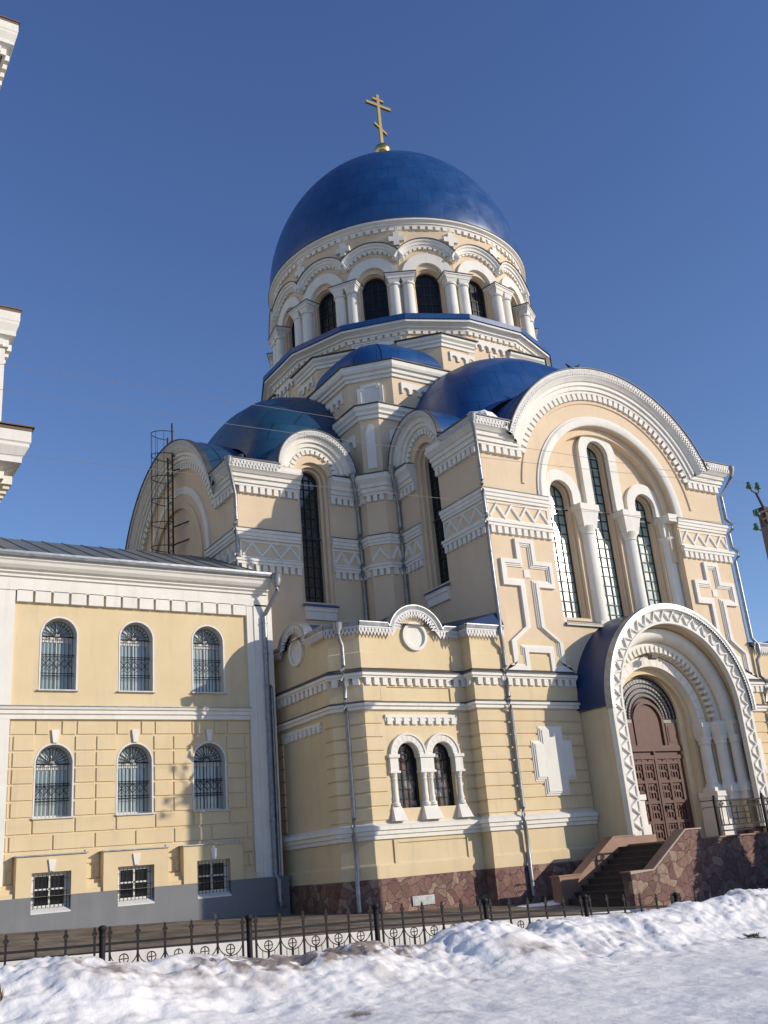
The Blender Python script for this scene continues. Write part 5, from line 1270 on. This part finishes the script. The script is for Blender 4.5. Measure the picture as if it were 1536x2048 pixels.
hk.tube([(PX-.28, PY-.1, 9.14), (PX-.42, PY-.1, 9.18), (PX-.50, PY-.1, 9.28)], .018, 6); hk.tube([(PX-.28, PY-.1, 9.14), (PX-.2, PY-.1, 9.14), (PX-.15, PY-.1, 9.2), (PX-.16, PY-.1, 9.3)], .018, 6); hk.cut()
hk.tube([(PX-.45, PY-.2, 8.36), (PX-.52, PY-.22, 8.40), (PX-.60, PY-.22, 8.48)], .018, 6); hk.tube([(PX-.45, PY-.2, 8.36), (PX-.46, PY-.2, 8.16), (PX-.56, PY-.2, 8.08), (PX-.68, PY-.2, 8.12)], .018, 6)
part('hook', hk, 'rust', up_t, 50)
for (x, y, z) in INS:
    mb = MB(); mb.lathe(x, y, [(.025, z-.10), (.075, z-.09), (.085, z-.04), (.06, z-.01), (.045, z+.02), (.055, z+.05), (.04, z+.08), (0, z+.09)], 14); part('insulator', mb, 'insul', up_t, 50)
def wire(pts, label):
    # quadratic through three points, carried on to the next pole out of sight on the left
    (x0, z0), (x1, z1), (x2, z2) = [(p[0], p[2]) for p in pts]; y0, y2 = pts[0][1], pts[2][1]
    P = []
    for i in range(61):
        x = -34+(x2+34)*i/60
        z = z0*(x-x1)*(x-x2)/((x0-x1)*(x0-x2))+z1*(x-x0)*(x-x2)/((x1-x0)*(x1-x2))+z2*(x-x0)*(x-x1)/((x2-x0)*(x2-x1))
        P.append((x, y2+(y0-y2)*(x2-x)/(x2-x0), z))
    mb = MB(); mb.tube(P, .0042, 5); o = part('overhead_wire', mb, 'wire'); tag(o, label, 'wire', 'wires crossing the cathedral')
wire([(-14.0, -7.9, 9.02), (-7.26, -7.9, 9.17), (PX-.16, PY-.1, 9.40)], 'uppermost of the thin pale wires slung across the cathedral')
wire([(-14.0, -7.9, 8.56), (-7.31, -7.9, 8.77), (PX-.50, PY-.1, 9.37)], 'middle one of the thin pale wires slung across the cathedral')
wire([(-14.0, -7.9, 7.51), (-7.43, -7.9, 7.75), (PX-.72, PY-.2, 8.20)], 'lowest of the thin pale wires slung across the cathedral')

# ================================================================= SMALL THINGS
def bird(x, y, z, rot, s, label):
    t = thing('perched_bird', (x, y, z), label, 'bird', 'birds on the gable')
    mb = MB(); n = 12; d = Vector((cos(rot), sin(rot), 0)); p = Vector((-sin(rot), cos(rot), 0)); rg = []
    prof = [(-.24, .02, .012, .02), (-.15, .035, .03, .05), (-.07, .055, .05, .075), (.02, .065, .06, .10), (.08, .055, .055, .145), (.115, .035, .035, .185), (.14, .042, .04, .215), (.17, .03, .03, .225), (.195, .012, .01, .215), (.225, .003, .003, .205)]
    for (a, ry, rz, zc) in prof: rg.append([tuple(Vector((x, y, z))+d*a*s+p*ry*s*cos(2*pi*i/n)+Vector((0, 0, 1))*(zc*s+rz*s*sin(2*pi*i/n))) for i in range(n)])
    mb.rings(rg, loop=True); part('body', mb, 'bird', t, 60)
    mb = MB()
    for k in (-.02, .02): mb.tube([Vector((x, y, z))+p*k*s+Vector((0, 0, .05*s)), Vector((x, y, z))+p*k*s+d*.01], .006, 5); mb.tube([Vector((x, y, z+.004))+p*k*s, Vector((x, y, z+.004))+p*k*s+d*.04*s], .004, 5)
    part('leg', mb, 'rust', t)
gx = lambda x: 12+sqrt(5.09**2-(x-CX)**2)+.02
bird(4.15, -.5, gx(4.15), 2.9, .75, 'dark bird perched on the gable crest, left of the pair'); bird(4.55, -.5, gx(4.55), .2, .75, 'dark bird perched on the gable crest, right of the pair')
def hz_(x, y): return hsn(x, y)
# spruce twig dropped on the snow
tw = MB(); rs = random.Random(3); tx, ty = -5.05, -11.1
ang = .35
for seg in ((0, 0, .55, ang), (.18, .0, .26, ang+.7), (.25, 0, .24, ang-.6), (.38, 0, .16, ang+.6)):
    bx = tx+seg[0]*cos(ang); by = ty+seg[0]*sin(ang)
    P = [Vector((bx+seg[2]*t*cos(seg[3]), by+seg[2]*t*sin(seg[3]), hz_(bx+seg[2]*t*cos(seg[3]), by+seg[2]*t*sin(seg[3]))+.035)) for t in (0, .33, .66, 1)]
    tw.tube(P, .006, 5)
    for i in range(int(seg[2]*420)):
        t = rs.random(); q = P[0].lerp(P[3], t); a = seg[3]+rs.uniform(-1.1, 1.1); l = .055
        e = q+Vector((l*cos(a), l*sin(a), rs.uniform(-.01, .05))); s_ = Vector((-sin(a), cos(a), 0))*.004
        tw.add([q-s_, q+s_, e], [(0, 1, 2)])
tag(part('spruce_twig', tw, 'needle'), 'broken green spruce twig lying on the snow at the right', 'twig')
# dry grass poking out at the left edge and tufts through the ridge
def tuft(x, y, n, h, r, seed):
    rs = random.Random(seed); mb = MB(); z = hz_(x, y)
    for i in range(n):
        a = rs.uniform(0, 2*pi); q = r*sqrt(rs.random()); bx, by = x+q*cos(a), y+q*sin(a); bz = hz_(bx, by)-.02; l = h*rs.uniform(.4, 1); a2 = rs.uniform(0, 2*pi); b = rs.uniform(.1, .6)*l
        s_ = Vector((-sin(a2), cos(a2), 0))*.004; p0 = Vector((bx, by, bz)); p1 = p0+Vector((cos(a2)*b*.4, sin(a2)*b*.4, l*.6)); p2 = p0+Vector((cos(a2)*b, sin(a2)*b, l))
        mb.add([p0-s_, p0+s_, p1+s_*.7, p1-s_*.7, p2], [(0, 1, 2, 3), (3, 2, 4)])
    return mb
tag(part('dry_grass_tuft', tuft(-16.2, -10.1, 420, .2, .2, 1), 'drygrass'), 'brown dry grass tuft poking out of the snow at the left edge', 'grass tuft')
for k, (x, y, n, h, r) in enumerate(((-12.6, -11.9, 130, .04, .16), (-11.3, -9.3, 160, .06, .4))):
    o = part('dead_grass', tuft(x, y, n, h, r, 5+k), 'drygrass'); o['kind'] = 'stuff'
# spruces added out of view on the right to shade the landing wall
def spruce(x, y, z, h, seed, label):
    t = thing('shade_spruce', (x, y, z), label, 'tree', 'unseen spruces added to shade the landing wall'); rs = random.Random(seed)
    mb = MB(); mb.tube([(x, y, z-.3), (x, y, z+h*.5), (x, y, z+h*.97)], [.07, .045, .012], 8); part('trunk', mb, 'soil', t)
    mb = MB()
    for i in range(46):
        k = i/45; zz = z+h*(.04+.94*k); R = h*.36*(1-k)**.6+.05
        for j in range(20):
            a = rs.uniform(0, 2*pi); r = R*rs.uniform(.7, 1.1); dz = -r*.25
            d = Vector((cos(a), sin(a), 0)); p = Vector((-sin(a), cos(a), 0)); o0 = Vector((x, y, zz))
            for q in range(5):
                t0 = .2+.16*q; c = o0+d*r*t0+Vector((0, 0, dz*t0)); s_ = .2*(1.1-t0)+.06
                for sg in (-1, 1):
                    e = c+p*sg*s_+d*s_*.6+Vector((0, 0, rs.uniform(-.05, .02))); mb.add([c-d*.03, c+d*.05, e+d*.03, e-d*.02], [(0, 1, 2, 3)])
    part('crown', mb, 'needle', t)
for k_, (x_, y_, h_, l_) in enumerate(((5.15, -7.0, 3.5, 'first unseen spruce added for shade right of the stairs, closest to them'), (6.3, -7.3, 3.4, 'second unseen spruce added for shade right of the stairs'), (7.5, -7.1, 3.5, 'third unseen spruce added for shade right of the stairs'), (8.7, -7.3, 3.4, 'fourth unseen spruce added for shade right of the stairs'), (9.9, -7.1, 3.5, 'fifth unseen spruce added for shade right of the stairs'))): spruce(x_, y_, -.9, h_, k_+1, l_)
